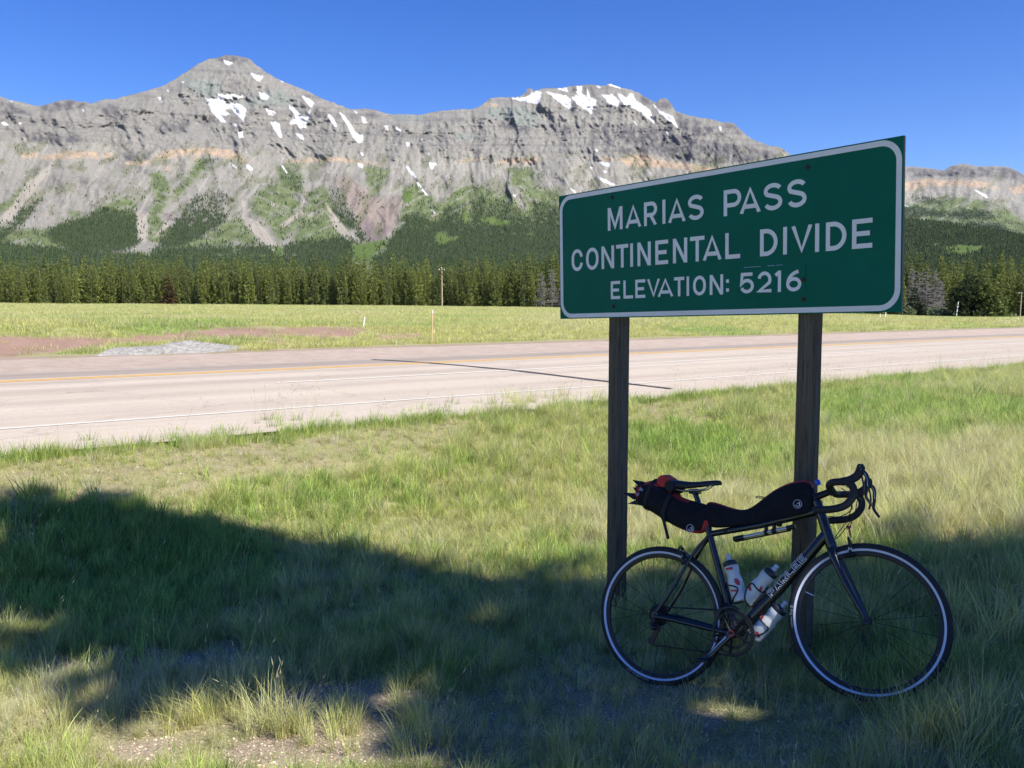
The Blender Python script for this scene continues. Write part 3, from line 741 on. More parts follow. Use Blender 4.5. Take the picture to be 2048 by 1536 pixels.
def pine(name, H, R, seed, n=1300, base=0.04, power=0.75, leafs=0.42, mat=None, whorls=None, lumps=1.0, trunk_r=None):
    """(trunk mesh, crown mesh) of a conifer: whorls of boughs with leaf clumps along their outer half"""
    g = np.random.default_rng(seed)
    trunk = MB()
    tr = trunk_r or 0.012 * H + 0.03
    wob = lambda t: (0.02 * H * math.sin(3.1 * t + seed) * t * 0.6, 0.02 * H * math.cos(2.3 * t + 2 * seed) * t * 0.6)
    pts = [(wob(t)[0], wob(t)[1], t * H * 0.97) for t in np.linspace(0, 1, 9)]
    trunk.tube(pts, [tr * (1 - 0.93 * t) for t in np.linspace(0, 1, 9)], 7)
    whorls = whorls or int(10 + H * 1.1)
    Cs, Ls, out = [], [], []
    boughs = []
    for k in range(whorls):
        t = base + (1 - base) * (k + g.random() * 0.8) / whorls
        nb = int(g.integers(4, 7))
        a0 = g.random() * 6.28
        for i in range(nb):
            env = R * ((1 - t) ** power) * min(1.0, 0.55 + (t - base) * 4.0) * g.uniform(0.62, 1.18 * lumps)
            boughs.append((t, a0 + 6.28 * i / nb + g.normal(0, 0.25), max(0.18, env)))
    lens = np.array([b_[2] for b_ in boughs]); pr = lens ** 1.25; pr /= pr.sum()
    pick = g.choice(len(boughs), n, p=pr)
    bt = np.array([b_[0] for b_ in boughs])[pick]; ba = np.array([b_[1] for b_ in boughs])[pick]; bl = lens[pick]
    s = np.sqrt(g.uniform(0.06, 1.0, n))
    wx = np.array([wob(t)[0] for t in bt]); wy = np.array([wob(t)[1] for t in bt])
    spread = 0.16 * bl * s + 0.06
    ang = ba + g.normal(0, 0.16, n)
    rr = bl * s
    x = wx + np.cos(ang) * rr; y = wy + np.sin(ang) * rr
    z = bt * H + 0.10 * rr - 0.10 * rr * rr / max(R, .5) + g.normal(0, 1, n) * spread * 0.55
    C = np.stack([x, y, z], 1)
    d = np.stack([np.cos(ang), np.sin(ang), g.normal(0.15, 0.45, n)], 1) + g.normal(0, 0.45, (n, 3))
    d /= np.linalg.norm(d, axis=1)[:, None]
    e = np.cross(d, g.normal(0, 1, (n, 3))); e /= np.linalg.norm(e, axis=1)[:, None]
    sz = leafs * g.uniform(0.55, 1.25, n) * (0.55 + 0.45 * (1 - bt))
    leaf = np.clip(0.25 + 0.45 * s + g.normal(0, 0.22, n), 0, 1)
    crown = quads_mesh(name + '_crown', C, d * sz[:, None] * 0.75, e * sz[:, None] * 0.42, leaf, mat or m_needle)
    tm = bpy.data.meshes.new(name + '_trunk'); tm.from_pydata(trunk.v, [], trunk.f); tm.materials.append(m_bark); tm.update()
    return tm, crown

def dead_tree(name, H, R, seed, n=170):
    g = np.random.default_rng(seed)
    trunk = MB(); tw = MB()
    trunk.tube([(0.02 * H * math.sin(2 * t + seed) * t, 0.0, t * H) for t in np.linspace(0, 1, 7)], [0.13 * (1 - 0.9 * t) + 0.01 for t in np.linspace(0, 1, 7)], 6)
    for i in range(n):
        t = g.uniform(0.08, 0.97); a = g.uniform(0, 6.28); L = R * (1 - t) ** 0.6 * g.uniform(0.5, 1.1) + 0.2
        p0 = Vector((0.02 * H * math.sin(2 * t + seed) * t, 0, t * H))
        d = Vector((math.cos(a), math.sin(a), g.uniform(-0.25, 0.35)))
        p1 = p0 + d * L * 0.6; p2 = p0 + d * L + Vector((0, 0, -0.12 * L))
        tw.tube([p0, p1, p2], [0.035, 0.026, 0.010], 3, cap=False)
        for k in range(5):
            q = p0 + (p2 - p0) * g.uniform(0.3, 1.0)
            dd = Vector((g.normal(), g.normal(), g.normal() - 0.3)).normalized() * L * g.uniform(0.15, 0.4)
            tw.tube([q, q + dd], [0.024, 0.010], 3, cap=False)
    out = []
    for mb, nm in ((trunk, '_trunk'), (tw, '_twigs')):
        me = bpy.data.meshes.new(name + nm); me.from_pydata(mb.v, [], mb.f); me.materials.append(m_grey_wood); me.update(); out.append(me)
    return out

def place_tree(kind, meshes, loc, rz, s, label, cat, group, parts=('trunk', 'crown'), tilt=0.0):
    r = empty(kind, loc, (tilt, 0, rz)); r.scale = s if not np.isscalar(s) else (s, s, s)
    tag(r, label, cat, group)
    for nm, me in zip(parts, meshes):
        link(bpy.data.objects.new(nm, me), r)
    return r

# forest edge beyond the meadow
def base_z(x, y): return float(ground(np.array([x]), np.array([y]))[0])
P_ = [pine('lodgepole_pine', 13.5, R_, 50 + i, n=1900, base=0.03, power=pw * 0.8, leafs=0.46) for i, (R_, pw) in enumerate([(2.7, .62), (2.4, .7), (3.0, .75), (2.2, .6), (2.8, .55), (2.5, .8), (3.1, .66), (2.3, .7), (2.7, .8), (2.5, .58)])]
P_rust = [pine('rusty_pine', 12.0, 2.8, 90, n=1100, mat=m_needle_rust, leafs=0.6)]
P_dark = [pine('dark_spruce', 12.0, 2.6, 91 + i, n=1400, mat=m_needle_dark, leafs=0.55, power=0.9, base=0.01) for i in range(2)]
P_dead = [dead_tree('dead_pine', 12.5, 2.3, 95 + i) for i in range(3)]
TL = [(-1100, 305), (0, 272), (700, 262), (1100, 245), (1650, 214), (2048, 196), (2700, 180)]     # depth of the forest edge
def edge_depth(px): return float(np.interp(px, [a for a, _ in TL], [b_ for _, b_ in TL]))
g = np.random.default_rng(12)
rows = []
for row in range(4):
    px = -60 + g.random() * 20
    while px < 2110:
        rows.append((row, px + g.normal(0, 5)))
        px += (15.5 + 5 * g.random()) * (1.0 if px < 1500 else 1.1)
special_dead = [1082, 1104, 1126, 1150, 1822, 1838, 1852, 1868, 1880]
count = 0; back = []
for row, px in sorted(rows):
    d = edge_depth(px) + row * 5.0 + g.normal(0, 1.6)
    x = (px - 1024) / FPX * d * CP
    hs = 0.94 + 0.13 * g.normal() + 0.04 * row
    if 1120 < px < 1790 and row >= 1 and not (px < 1135): back.append((x, d, hs)); continue      # behind the sign
    if row >= 3: back.append((x, d, hs)); continue
    if row <= 1 and any(abs(px - s) < 13 for s in special_dead): continue
    if row == 0 and 1890 < px < 2010: continue
    z = base_z(x, d) - 0.3
    hs = max(0.55, min(1.22, hs))
    wsc = hs * g.uniform(0.58, 0.84)
    lab = ('dark green lodgepole pine in the front rank of the forest edge beyond the meadow' if row == 0 else
           'green lodgepole pine rising behind the front rank of the forest edge')
    place_tree('lodgepole_pine', P_[int(g.integers(len(P_)))], (x, d, z), g.uniform(0, 6.28), (wsc, wsc, hs), lab, 'pine tree',
               'pines in the front rank of the forest' if row == 0 else 'pines behind the front rank of the forest')
    count += 1
print('individual pines', count)
for k, px in enumerate(special_dead):
    d = edge_depth(px) - 2.0 - (k % 2) * 3; x = (px - 1024) / FPX * d * CP
    place_tree('dead_pine', P_dead[k % 3], (x, d, base_z(x, d) - 0.2), k * 1.3, (1.0, 1.0, [0.80, 0.86, .74, .8, .92, .84, .95, .88, .7][k]),
               'bare grey dead pine beside the left end of the road sign' if px < 1400 else 'bare grey dead pine in the forest edge right of the road sign', 'dead tree',
               'dead pines left of the sign' if px < 1400 else 'dead pines right of the sign', parts=('trunk', 'twigs'))
def at_px(px, d, dz=0.0):
    x = (px - 1024) / FPX * d * CP
    return (x, d, base_z(x, d) + dz)
place_tree('lodgepole_pine', P_rust[0], at_px(338, edge_depth(338) - 5, -.2), 1.0, (1.05, 1.05, 0.80), 'rust brown pine standing out in the left forest edge', 'pine tree', None)
place_tree('spruce_tree', P_dark[0], at_px(392, edge_depth(392) - 6, -.2), 2.0, (0.75, 0.75, 0.60), 'small dark spruce before the forest, right of the rust brown pine', 'spruce tree', None)
place_tree('spruce_tree', P_dark[1], at_px(1828, 182, -.2), 0.4, (0.72, 0.72, 0.62), 'small dark green spruce at the foot of the grey dead pines, right of the sign', 'spruce tree', None)
place_tree('spruce_tree', P_dark[0], at_px(1846, 180, -.2), 1.4, (0.55, 0.55, 0.38), 'knee high dark spruce beside the small spruce, right of the sign', 'spruce tree', None)
bp1 = pine('broad_pine', 9.0, 3.6, 201, n=2600, base=0.0, power=0.5, leafs=0.5, mat=m_needle_dark, lumps=1.15)
bp2 = pine('broad_pine', 8.0, 3.3, 202, n=2400, base=0.0, power=0.5, leafs=0.5, mat=m_needle, lumps=1.15)
place_tree('broad_pine', bp1, at_px(1936, 168, -.3), 0.3, (1.12, 1.12, 0.98), 'broad dark pine standing in front of the forest at far right', 'pine tree', None)
place_tree('broad_pine', bp2, at_px(1982, 166, -.3), 0.9, (1.05, 1.05, 0.98), 'broad olive green pine touching the dark one at far right', 'pine tree', None)
def shrub(name, R_, H, seed, n, mat):
    g2 = np.random.default_rng(seed)
    C = g2.normal(0, 1, (n, 3)); C /= np.linalg.norm(C, axis=1)[:, None]
    C *= (g2.uniform(0.35, 1, n) ** 0.5)[:, None] * (1 + 0.25 * np.sin(C[:, :1] * 5 + seed) + 0.2 * np.cos(C[:, 1:2] * 7))
    C = C * np.array([R_, R_, H * 0.55]) + np.array([0, 0, H * 0.45])
    C[:, 2] = np.abs(C[:, 2])
    d = g2.normal(0, 1, (n, 3)); d /= np.linalg.norm(d, axis=1)[:, None]
    e = np.cross(d, g2.normal(0, 1, (n, 3))); e /= np.linalg.norm(e, axis=1)[:, None]
    s = R_ * 0.13 * g2.uniform(0.6, 1.3, n)
    return quads_mesh(name, C, d * s[:, None], e * s[:, None] * 0.7, g2.random(n), mat)
for k, (px, d, R_, H, lab) in enumerate([(1878, 172, 2.0, 1.9, 'pale green rounded shrub at the forest foot left of the white pole'), (1868, 185, 1.3, 2.6, 'fresh green bush behind the pale shrub at the forest foot'),
                                         (1700, 200, 3.0, 1.6, 'low green bush under the lower right corner of the sign'), (1818, 180, 1.6, 2.0, 'low green bush at the right edge of the sign'),
                                         (2040, 196, 1.6, 1.4, 'small green bush behind the white cabinet')]):
    o = link(bpy.data.objects.new('shrub', shrub('shrub', R_, H, 300 + k, 420, m_shrub))); o.location = at_px(px, d, -0.1)
    tag(o, lab, 'shrub')

# the rest of the forest as one mass behind the individuals
for row in range(4, 9):
    px = -700
    while px < 2700:
        d = edge_depth(px) + 8 + row * 8.0 + g.normal(0, 2.5)
        back.append(((px - 1024) / FPX * d * CP, d, 1.0 + 0.15 * g.normal() + 0.012 * row)); px += 22 + 12 * g.random()
for sx in (-1, 1):
    for k in range(60):
        px = (-80 - 620 * g.random()) if sx < 0 else (2120 + 560 * g.random())
        d = edge_depth(px) + 14 * g.random(); back.append(((px - 1024) / FPX * d * CP, d, 0.97 + 0.1 * g.normal()))
B_ = np.array(back)
bz = ground(B_[:, 0], B_[:, 1]) - 0.3
scl = np.clip(B_[:, 2], 0.75, 1.3)
nb_ = len(B_)
# joined trunk + crown meshes as kinds
kinds = []
for i in range(4):
    bm = bmesh.new(); bm.from_mesh(P_[i][1]); 
    me = bpy.data.meshes.new('forest_pine_kind'); bm.to_mesh(me); bm.free(); me.materials.append(m_needle); kinds.append(me)
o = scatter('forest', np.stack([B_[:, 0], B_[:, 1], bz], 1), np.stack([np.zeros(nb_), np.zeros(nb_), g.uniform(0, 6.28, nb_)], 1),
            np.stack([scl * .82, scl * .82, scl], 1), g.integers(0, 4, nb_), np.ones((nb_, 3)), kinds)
tag(o, 'dense pine forest standing behind the front ranks of trees', 'forest')

# far woods on the mountain slopes
def mini_tree(name, H, R, mat, seed):
    g2 = np.random.default_rng(seed); mb = MB()
    for (z0, z1, r0) in ((0.05, 0.62, 1.0), (0.42, 1.0, 0.66)):
        n = 6
        V = [(r0 * R * math.cos(6.28 * k / n + z0 * 9) * g2.uniform(0.7, 1.15), r0 * R * math.sin(6.28 * k / n + z0 * 9) * g2.uniform(0.7, 1.15), z0 * H * g2.uniform(0.85, 1.15)) for k in range(n)] + [(0, 0, z1 * H)]
        mb.add(V, [(k, (k + 1) % n, n) for k in range(n)])
    me = bpy.data.meshes.new(name); me.from_pydata(mb.v, [], mb.f); me.materials.append(mat); me.update()
    return me
m_far = plain('far_conifers', (0.030, 0.042, 0.020), 1.0, var=0.0, spec=0.0)
nt = m_far.node_tree; b = nt.nodes['Principled BSDF']
oi = nt.nodes.new('ShaderNodeObjectInfo')
nt.links.new(mixcol(nt, (0.024, 0.040, 0.020), (0.066, 0.088, 0.038), oi.outputs['Random']), b.inputs['Base Color'])
minis = [mini_tree('far_conifer', 11, 2.1 + 0.25 * i, m_far, 400 + i) for i in range(4)]
def woods(name, M, n, nsp, seed, hs=1.0):
    g2 = np.random.default_rng(seed)
    nr_, na_ = M['shape']; V = M['V'].reshape(nr_, na_, 3)
    P = []
    for dens, cnt in ((M['forest'], n), (M['sparse'], nsp)):
        D = dens.reshape(nr_, na_)[:-9, :-1].ravel()
        if D.sum() <= 0: continue
        k = g2.choice(len(D), cnt, p=D / D.sum()); ii = k // (na_ - 1); jj = k % (na_ - 1)
        u = g2.random(cnt)[:, None]; v = g2.random(cnt)[:, None]
        P.append(V[ii, jj] * (1 - u) * (1 - v) + V[ii + 1, jj] * u * (1 - v) + V[ii, jj + 1] * (1 - u) * v + V[ii + 1, jj + 1] * u * v)
    P = np.vstack(P); P[:, 2] -= 0.8
    m = len(P); s = g2.uniform(0.45, 0.95, m) * hs * 0.72
    o = scatter(name, P, np.stack([np.zeros(m), np.zeros(m), g2.uniform(0, 6.28, m)], 1), np.stack([s * 1.15, s * 1.15, s], 1), g2.integers(0, 4, m), np.ones((m, 3)), minis)
    return o
tag(woods('mountain_woods', MT1, 105000, 3000, 21), 'dark conifer woods covering the lower slopes of the mountain', 'woods')
tag(woods('mountain_woods', MT2, 14000, 1500, 22, 1.3), 'conifer woods on the far ridge at right', 'woods')
# ------------------------------------------------------------------ the road sign
m_green = plain('sign_green_sheeting', (0.001, 0.118, 0.076), 0.6, var=0.10, vscale=3, spec=0.12)
m_white_sheet = plain('sign_white_sheeting', (0.74, 0.74, 0.73), 0.5, var=0.06, vscale=6, spec=0.3)
m_ply = plain('sign_panel_edge', (0.16, 0.15, 0.13), 0.8, var=0.3)
m_rust = plain('rusty_bolt', (0.05, 0.03, 0.025), 0.7, metal=0.3, var=0.3, vscale=40)
m_post, nt, b = newmat('weathered_sign_post')
oc = objcoord(nt, (18, 18, 0.7))
n1 = noise(nt, 2.2, 6, 0.7, oc, 0.6); n2 = noise(nt, 7.0, 5, 0.7, oc); n3 = noise(nt, 0.9, 3, 0.6, objcoord(nt))
c = mixcol(nt, (0.082, 0.067, 0.050), (0.165, 0.138, 0.105), maprange(nt, n1, 0.3, 0.7))
c = mixcol(nt, c, (0.35, 0.33, 0.31), maprange(nt, n2, 0.52, 0.64, 0, 0.85), 'MULTIPLY')
c = mixcol(nt, c, (0.85, 0.95, 0.80), maprange(nt, n3, 0.45, 0.7), 'MULTIPLY')
nt.links.new(c, b.inputs['Base Color']); b.inputs['Roughness'].default_value = 0.9; b.inputs['Specular IOR Level'].default_value = 0.15
bump(nt, b, n2, 0.5, 0.006)

SL, SH = 2.193, 0.762
A0 = Vector((0.304, 5.581, 1.622)); A1 = Vector((1.694, 3.915, 1.676))
su = (A1 - A0).normalized(); sn_ = Vector((su.y, -su.x, 0)).normalized()         # along the panel, and out of its face
if sn_.dot(Vector((0, 0, 0)) - A0) < 0: sn_ = -sn_
sv = su.cross(sn_) 
if sv.z < 0: sv = -sv
SM = Matrix(((su.x, sv.x, sn_.x, A0.x), (su.y, sv.y, sn_.y, A0.y), (su.z, sv.z, sn_.z, A0.z), (0, 0, 0, 1)))   # panel coordinates (along, up, out)
sign_base = Vector((1.40, 4.27, float(ground(np.array([1.40]), np.array([4.27]))[0])))
sign = empty('road_sign', sign_base)
tag(sign, 'large green road sign with white lettering on two weathered wooden posts', 'road sign')
SI = Matrix.Translation(-sign_base)
def sign_part(name, V, F, mat, parent=None, smooth=False):
    me = bpy.data.meshes.new(name); me.from_pydata([tuple(SI @ (SM @ Vector(v))) for v in V], [], F); me.materials.append(mat); me.update()
    return link(bpy.data.objects.new(name, me), sign if parent is None else parent)
# panel: green face plate on a plywood core
def slab(u0, u1, v0, v1, w0, w1):
    V = [(u, v, w) for u in (u0, u1) for v in (v0, v1) for w in (w0, w1)]
    F = [(0, 1, 3, 2), (4, 6, 7, 5), (0, 4, 5, 1), (2, 3, 7, 6), (0, 2, 6, 4), (1, 5, 7, 3)]
    return V, F
V, F = slab(0, SL, 0, SH, -0.016, -0.0015); panel = sign_part('panel', V, F, m_ply)
V, F = slab(0.0, SL, 0.0, SH, -0.0014, 0.0); sign_part('face_sheet', V, F, m_green, panel)
def rring(u0, u1, v0, v1, r, n=10):
    P = []
    for cx, cy, a in ((u1 - r, v0 + r, -90), (u1 - r, v1 - r, 0), (u0 + r, v1 - r, 90), (u0 + r, v0 + r, 180)):
        for k in range(n + 1):
            t = math.radians(a + 90 * k / n); P.append((cx + r * math.cos(t), cy + r * math.sin(t)))
    return P
o_ = rring(0.006, SL - 0.006, 0.006, SH - 0.006, 0.095); i_ = rring(0.031, SL - 0.031, 0.031, SH - 0.031, 0.072)
n = len(o_)
V = [(u, v, 0.0012) for u, v in o_] + [(u, v, 0.0012) for u, v in i_] 
sign_part('border', V, [(k, (k + 1) % n, n + (k + 1) % n, n + k) for k in range(n)], m_white_sheet, panel)

# highway lettering built from strokes
def arc(cx, cy, rx, ry, a0, a1, n=14):
    return [(cx + rx * math.cos(math.radians(a0 + (a1 - a0) * k / n)), cy + ry * math.sin(math.radians(a0 + (a1 - a0) * k / n))) for k in range(n + 1)]
def glyph(ch, w, h, s):
    """centre lines of a letter w wide and h high drawn with strokes of width s; (polyline, closed)"""
    a = s / 2; L, R_, T, B = a, w - a, h - a, a
    if ch == 'M': return [([(L, 0), (L, h)], 0), ([(R_, 0), (R_, h)], 0), ([(L * 1.3, h), (w / 2, h * 0.12), (R_ - .3 * a, h)], 0)]
    if ch == 'A': return [([(a * .95, 0), (w / 2, h - a * .2), (w - a * .95, 0)], 0), ([(w * .24, h * .26), (w * .76, h * .26)], 0)]
    if ch in 'PR':
        m = h * (0.45 if ch == 'R' else 0.40); r = (T - m) / 2; cx = max(L + 1e-3, R_ - r)
        out = [([(L, 0), (L, h)], 0), ([(L, T), (cx, T)] + arc(cx, m + r, R_ - cx, r, 90, -90) + [(cx, m), (L, m)], 0)]
        if ch == 'R': out.append(([(w * .5, m), (R_ - a * .1, 0)], 0))
        return out
    if ch == 'I': return [([(w / 2, 0), (w / 2, h)], 0)]
    if ch == '1': return [([(w - a, 0), (w - a, h)], 0), ([(0, h * .78), (w - a, h * .95)], 0)]
    if ch == 'S':
        rt = h * .245 - a * .5; cx = w / 2; rx = R_ - cx; ct = T - rt; rb = (ct - rt - B) / 2; cb = B + rb
        return [(arc(cx, ct, rx, rt, 25, 90) + arc(cx, ct, rx, rt, 90, 215)[1:] + arc(cx, cb, rx, rb, 60, -90)[0:] + arc(cx, cb, rx, rb, -90, -158)[1:], 0)]
    if ch in 'CO':
        rx = (R_ - L) / 2; r = min(rx * 1.15, (T - B) / 2)
        top = lambda a0, a1: arc(w / 2, T - r, rx, r, a0, a1); bot = lambda a0, a1: arc(w / 2, B + r, rx, r, a0, a1)
        if ch == 'O': return [(top(0, 180) + bot(180, 360), 1)]
        return [(top(8, 180) + bot(180, 352), 0)]
    if ch == 'N': return [([(L, 0), (L, h)], 0), ([(R_, 0), (R_, h)], 0), ([(L * 1.2, h - .2 * a), (R_ - a * .2, .2 * a)], 0)]
    if ch == 'T': return [([(w / 2, 0), (w / 2, T)], 0), ([(0, T), (w, T)], 0)]
    if ch == 'E': return [([(L, 0), (L, h)], 0), ([(L, T), (w, T)], 0), ([(L, h * .5), (w * .88, h * .5)], 0), ([(L, B), (w, B)], 0)]
    if ch == 'L': return [([(L, 0), (L, h)], 0), ([(L, B), (w, B)], 0)]
    if ch == 'D':
        r = min((R_ - L) * .8, (T - B) / 2); cx = R_ - r
        return [([(L, 0), (L, h)], 0), ([(L, T), (cx, T)] + arc(cx, T - r, r, r, 90, 0) + arc(cx, B + r, r, r, 0, -90) + [(L, B)], 0)]
    if ch == 'V': return [([(a * .95, h), (w / 2, a * .3), (w - a * .95, h)], 0)]
    if ch == ':': return [([(w / 2, h * .12), (w / 2, h * .29)], 0), ([(w / 2, h * .56), (w / 2, h * .73)], 0)]
    if ch == '5':
        r = (h * .62 - B) / 2; rx = (R_ - L) / 2
        return [([(R_, T), (L + a * .6, T), (L, h * .46)] + arc(w / 2, B + r, rx, r, 140, 90, 6) + arc(w / 2, B + r, rx, r, 90, -160)[1:], 0)]
    if ch == '2':
        r = (R_ - L) / 2
        return [(arc(w / 2, T - r, r, r, 168, -30) + [(L + a * .3, B), (w, B)], 0)]
    if ch == '6':
        r = (h * .58 - B) / 2; rx = (R_ - L) / 2
        return [(arc(w / 2, B + r, rx, r, 0, 360, 24)[:-1], 1), (arc(w * .96, B + r, w * .96 - L, T - B - r + .0, 100, 180, 12), 0)]
    return []
def stroke_strip(pts, s, closed):
    """left and right outline of a polyline with mitred corners"""
    P = [Vector((p[0], p[1])) for p in pts]
    P = [p for i, p in enumerate(P) if i == 0 or (p - P[i - 1]).length > s * 0.02]
    if closed and (P[0] - P[-1]).length < s * 0.02: P = P[:-1]
    n = len(P); out = []
    for i in range(n):
        a = P[i - 1] if (i > 0 or closed) else None; c = P[(i + 1) % n] if (i < n - 1 or closed) else None
        d1 = (P[i] - a).normalized() if a is not None else None; d2 = (c - P[i]).normalized() if c is not None else None
        if d1 is None: d1 = d2
        if d2 is None: d2 = d1
        n1 = Vector((-d1.y, d1.x)); n2 = Vector((-d2.y, d2.x)); m = (n1 + n2)
        m = m.normalized() if m.length > 1e-5 else n1
        k = min(1 / max(0.35, m.dot(n1)), 2.2)
        out.append((P[i] + m * (s / 2 * k), P[i] - m * (s / 2 * k)))
    return out
def letter_mesh(ch, u0, v0, w, h, s, lift=0.0013):
    V = []; F = []
    for k, (pts, closed) in enumerate(glyph(ch, w, h, s)):
        st = stroke_strip(pts, s, closed); b0 = len(V)
        for l, r in st:
            V.append((u0 + l.x, v0 + min(max(l.y, -s * .02), h * 1.0), lift + 0.00025 * k)); V.append((u0 + r.x, v0 + min(max(r.y, -s * .02), h * 1.0), lift + 0.00025 * k))
        n = len(st)
        for i in range(n if closed else n - 1):
            j = (i + 1) % n; F.append((b0 + 2 * i, b0 + 2 * i + 1, b0 + 2 * j + 1, b0 + 2 * j))
    return V, F
LINES = [[('M', 0.42, 0.538), ('A', 0.56, 0.682), ('R', 0.702, 0.799), ('I', 0.836, 0.859), ('A', 0.877, 0.999), ('S', 1.015, 1.119), ('P', 1.247, 1.355), ('A', 1.346, 1.471), ('S', 1.488, 1.593), ('S', 1.621, 1.725)],
         [('C', 0.11, 0.208), ('O', 0.236, 0.341), ('N', 0.366, 0.469), ('T', 0.486, 0.581), ('I', 0.595, 0.618), ('N', 0.651, 0.751), ('E', 0.784, 0.877), ('N', 0.91, 1.009), ('T', 1.028, 1.124), ('A', 1.112, 1.235), ('L', 1.257, 1.349),
          ('D', 1.467, 1.568), ('I', 1.597, 1.622), ('V', 1.644, 1.757), ('I', 1.771, 1.793), ('D', 1.827, 1.931), ('E', 1.958, 2.056)],
         [('E', 0.44, 0.515), ('L', 0.541, 0.616), ('E', 0.633, 0.709), ('V', 0.722, 0.817), ('A', 0.799, 0.912), ('T', 0.917, 0.988), ('I', 1.003, 1.022), ('O', 1.048, 1.133), ('N', 1.158, 1.244), (':', 1.263, 1.28),
          ('5', 1.349, 1.433), ('2', 1.454, 1.535), ('1', 1.558, 1.589), ('6', 1.618, 1.701)]]
for row, v0, v1, s in zip(LINES, (0.511, 0.2905, 0.110), (0.643, 0.4235, 0.2145), (0.0215, 0.0215, 0.0175)):
    for ch, u0, u1 in row:
        lift = 0.0013 if ch not in '5216' or v0 > 0.2 else 0.0030
        V, F = letter_mesh(ch, u0, v0, u1 - u0, v1 - v0, s, lift)
        sign_part('letter', V, F, m_white_sheet, panel)
# patch carrying the repainted figures, with a pale scuffed upper edge
V, F = slab(1.318, 1.722, 0.098, 0.2405, 0.0001, 0.0022); sign_part('number_patch', V, F, m_green, panel)
V = []; F = []
g5 = np.random.default_rng(5); u = 1.324
while u < 1.70:
    l = g5.uniform(0.008, 0.05); b0 = len(V)
    if g5.random() < 0.8:
        V += [(u, 0.2402, 0.0032), (u + l, 0.2405, 0.0032), (u + l, 0.2421, 0.0012), (u, 0.2423, 0.0012)]; F.append((b0, b0 + 1, b0 + 2, b0 + 3))
    u += l + g5.uniform(0, 0.012)
sign_part('scuffed_edge', V, F, m_white_sheet, panel)
for (u, v) in ((0.455, 0.702), (1.729, 0.693), (0.459, 0.068), (1.710, 0.071), (1.711, 0.163)):
    mb = MB(); w0 = 0.001 if v != 0.163 else 0.0023
    mb.lathe([(0.012, w0), (0.012, w0 + 0.0018), (0.0075, w0 + 0.002), (0.0075, w0 + 0.006), (0.004, w0 + 0.0078)], (u, v, 0), (0, 0, 1), 12)
    me = bpy.data.meshes.new('bolt'); me.from_pydata([tuple(SI @ (SM @ Vector(p))) for p in mb.v], [], mb.f); me.materials.append(m_rust); me.update()
    link(bpy.data.objects.new('bolt', me), sign)
# posts
def post(u, top_v, half, rot, seed, lean=(0, 0)):
    g6 = np.random.default_rng(seed)
    c = SM @ Vector((u, 0.0, -0.016 - half * 1.03)); ca = math.cos(rot); sa = math.sin(rot)
    gz = float(ground(np.array([c.x]), np.array([c.y]))[0]) - 0.35
    zt = c.z + top_v; V = []; F = []; nz = 14; ch = 0.16
    prof = []
    for sx, sy in ((1, 1), (-1, 1), (-1, -1), (1, -1)):
        if sx == sy: prof += [(sx, sy * (1 - ch)), (sx * (1 - ch), sy)]
        else: prof += [(sx * (1 - ch), sy), (sx, sy * (1 - ch))]
    for i in range(nz):
        z = gz + (zt - gz) * i / (nz - 1); k = half * (1 + 0.02 * g6.normal())
        lx = lean[0] * (z - c.z); ly = lean[1] * (z - c.z)
        for px_, py_ in prof:
            V.append((c.x + lx + (px_ * ca - py_ * sa) * k, c.y + ly + (px_ * sa + py_ * ca) * k, z))
    n = 8
    F = [(i * n + k, i * n + (k + 1) % n, (i + 1) * n + (k + 1) % n, (i + 1) * n + k) for i in range(nz - 1) for k in range(n)] + [tuple((nz - 1) * n + k for k in range(n))]
    me = bpy.data.meshes.new('post'); me.from_pydata([tuple(SI @ Vector(v)) for v in V], [], F); me.materials.append(m_post); me.update()
    return link(bpy.data.objects.new('post', me), sign)
ang = math.atan2(su.y, su.x)
post(0.446, 0.70, 0.046, ang + 0.0, 1)
post(1.712, 0.72, 0.0445, ang + 0.12, 2)

# ------------------------------------------------------------------ things beside the road and in the meadow
m_pole = plain('pale_pole_wood', (0.40, 0.32, 0.24), 0.85, var=0.25, vscale=5, stretch=(4, 4, 0.4))
m_fiber = plain('faded_orange_fibreglass', (0.62, 0.38, 0.24), 0.6)
m_white_paint = plain('white_paint', (0.75, 0.75, 0.73), 0.6, var=0.08)
m_black_paint = plain('black_paint', (0.02, 0.02, 0.02), 0.6)
m_glass_ins = plain('pale_insulator', (0.70, 0.74, 0.76), 0.3)
m_steel = plain('galvanised_steel', (0.45, 0.46, 0.47), 0.45, metal=0.6)
def thing_at(name, px, d, label, cat, dz=0.0, group=None):
    o = empty(name, at_px(px, d, dz)); tag(o, label, cat, group); return o
up_ = thing_at('utility_pole', 884, 205, 'pale wooden utility pole with two insulators, standing before the forest', 'utility pole', -0.3)
mb = MB(); mb.tube([(0, 0, 0), (0.03, 0, 4.6), (0.0, 0, 9.35)], [0.16, 0.14, 0.115], 10); mb.build('pole', m_pole, up_)
mb = MB(); mb.box((0, -0.14, 8.8), (1.3, 0.10, 0.12)); mb.build('crossarm', m_bark, up_)
mb = MB(); mb.box((0.0, -0.13, 7.9), (0.22, 0.16, 0.30)); mb.build('hardware', m_black_paint, up_)
for xx, zz in ((-0.55, 8.86), (0.95, 8.86)):
    mb = MB(); mb.lathe([(0.05, 0), (0.09, 0.05), (0.11, 0.12), (0.07, 0.2), (0.04, 0.26)], (min(xx, 0.58), -0.14, zz), (0, 0, 1), 8); mb.build('insulator', m_glass_ins, up_)
mb = MB(); mb.lathe([(0.05, 0), (0.09, 0.05), (0.10, 0.12), (0.04, 0.24)], (-0.1, 0, 9.3), (0, 0, 1), 8); mb.build('insulator', m_glass_ins, up_)
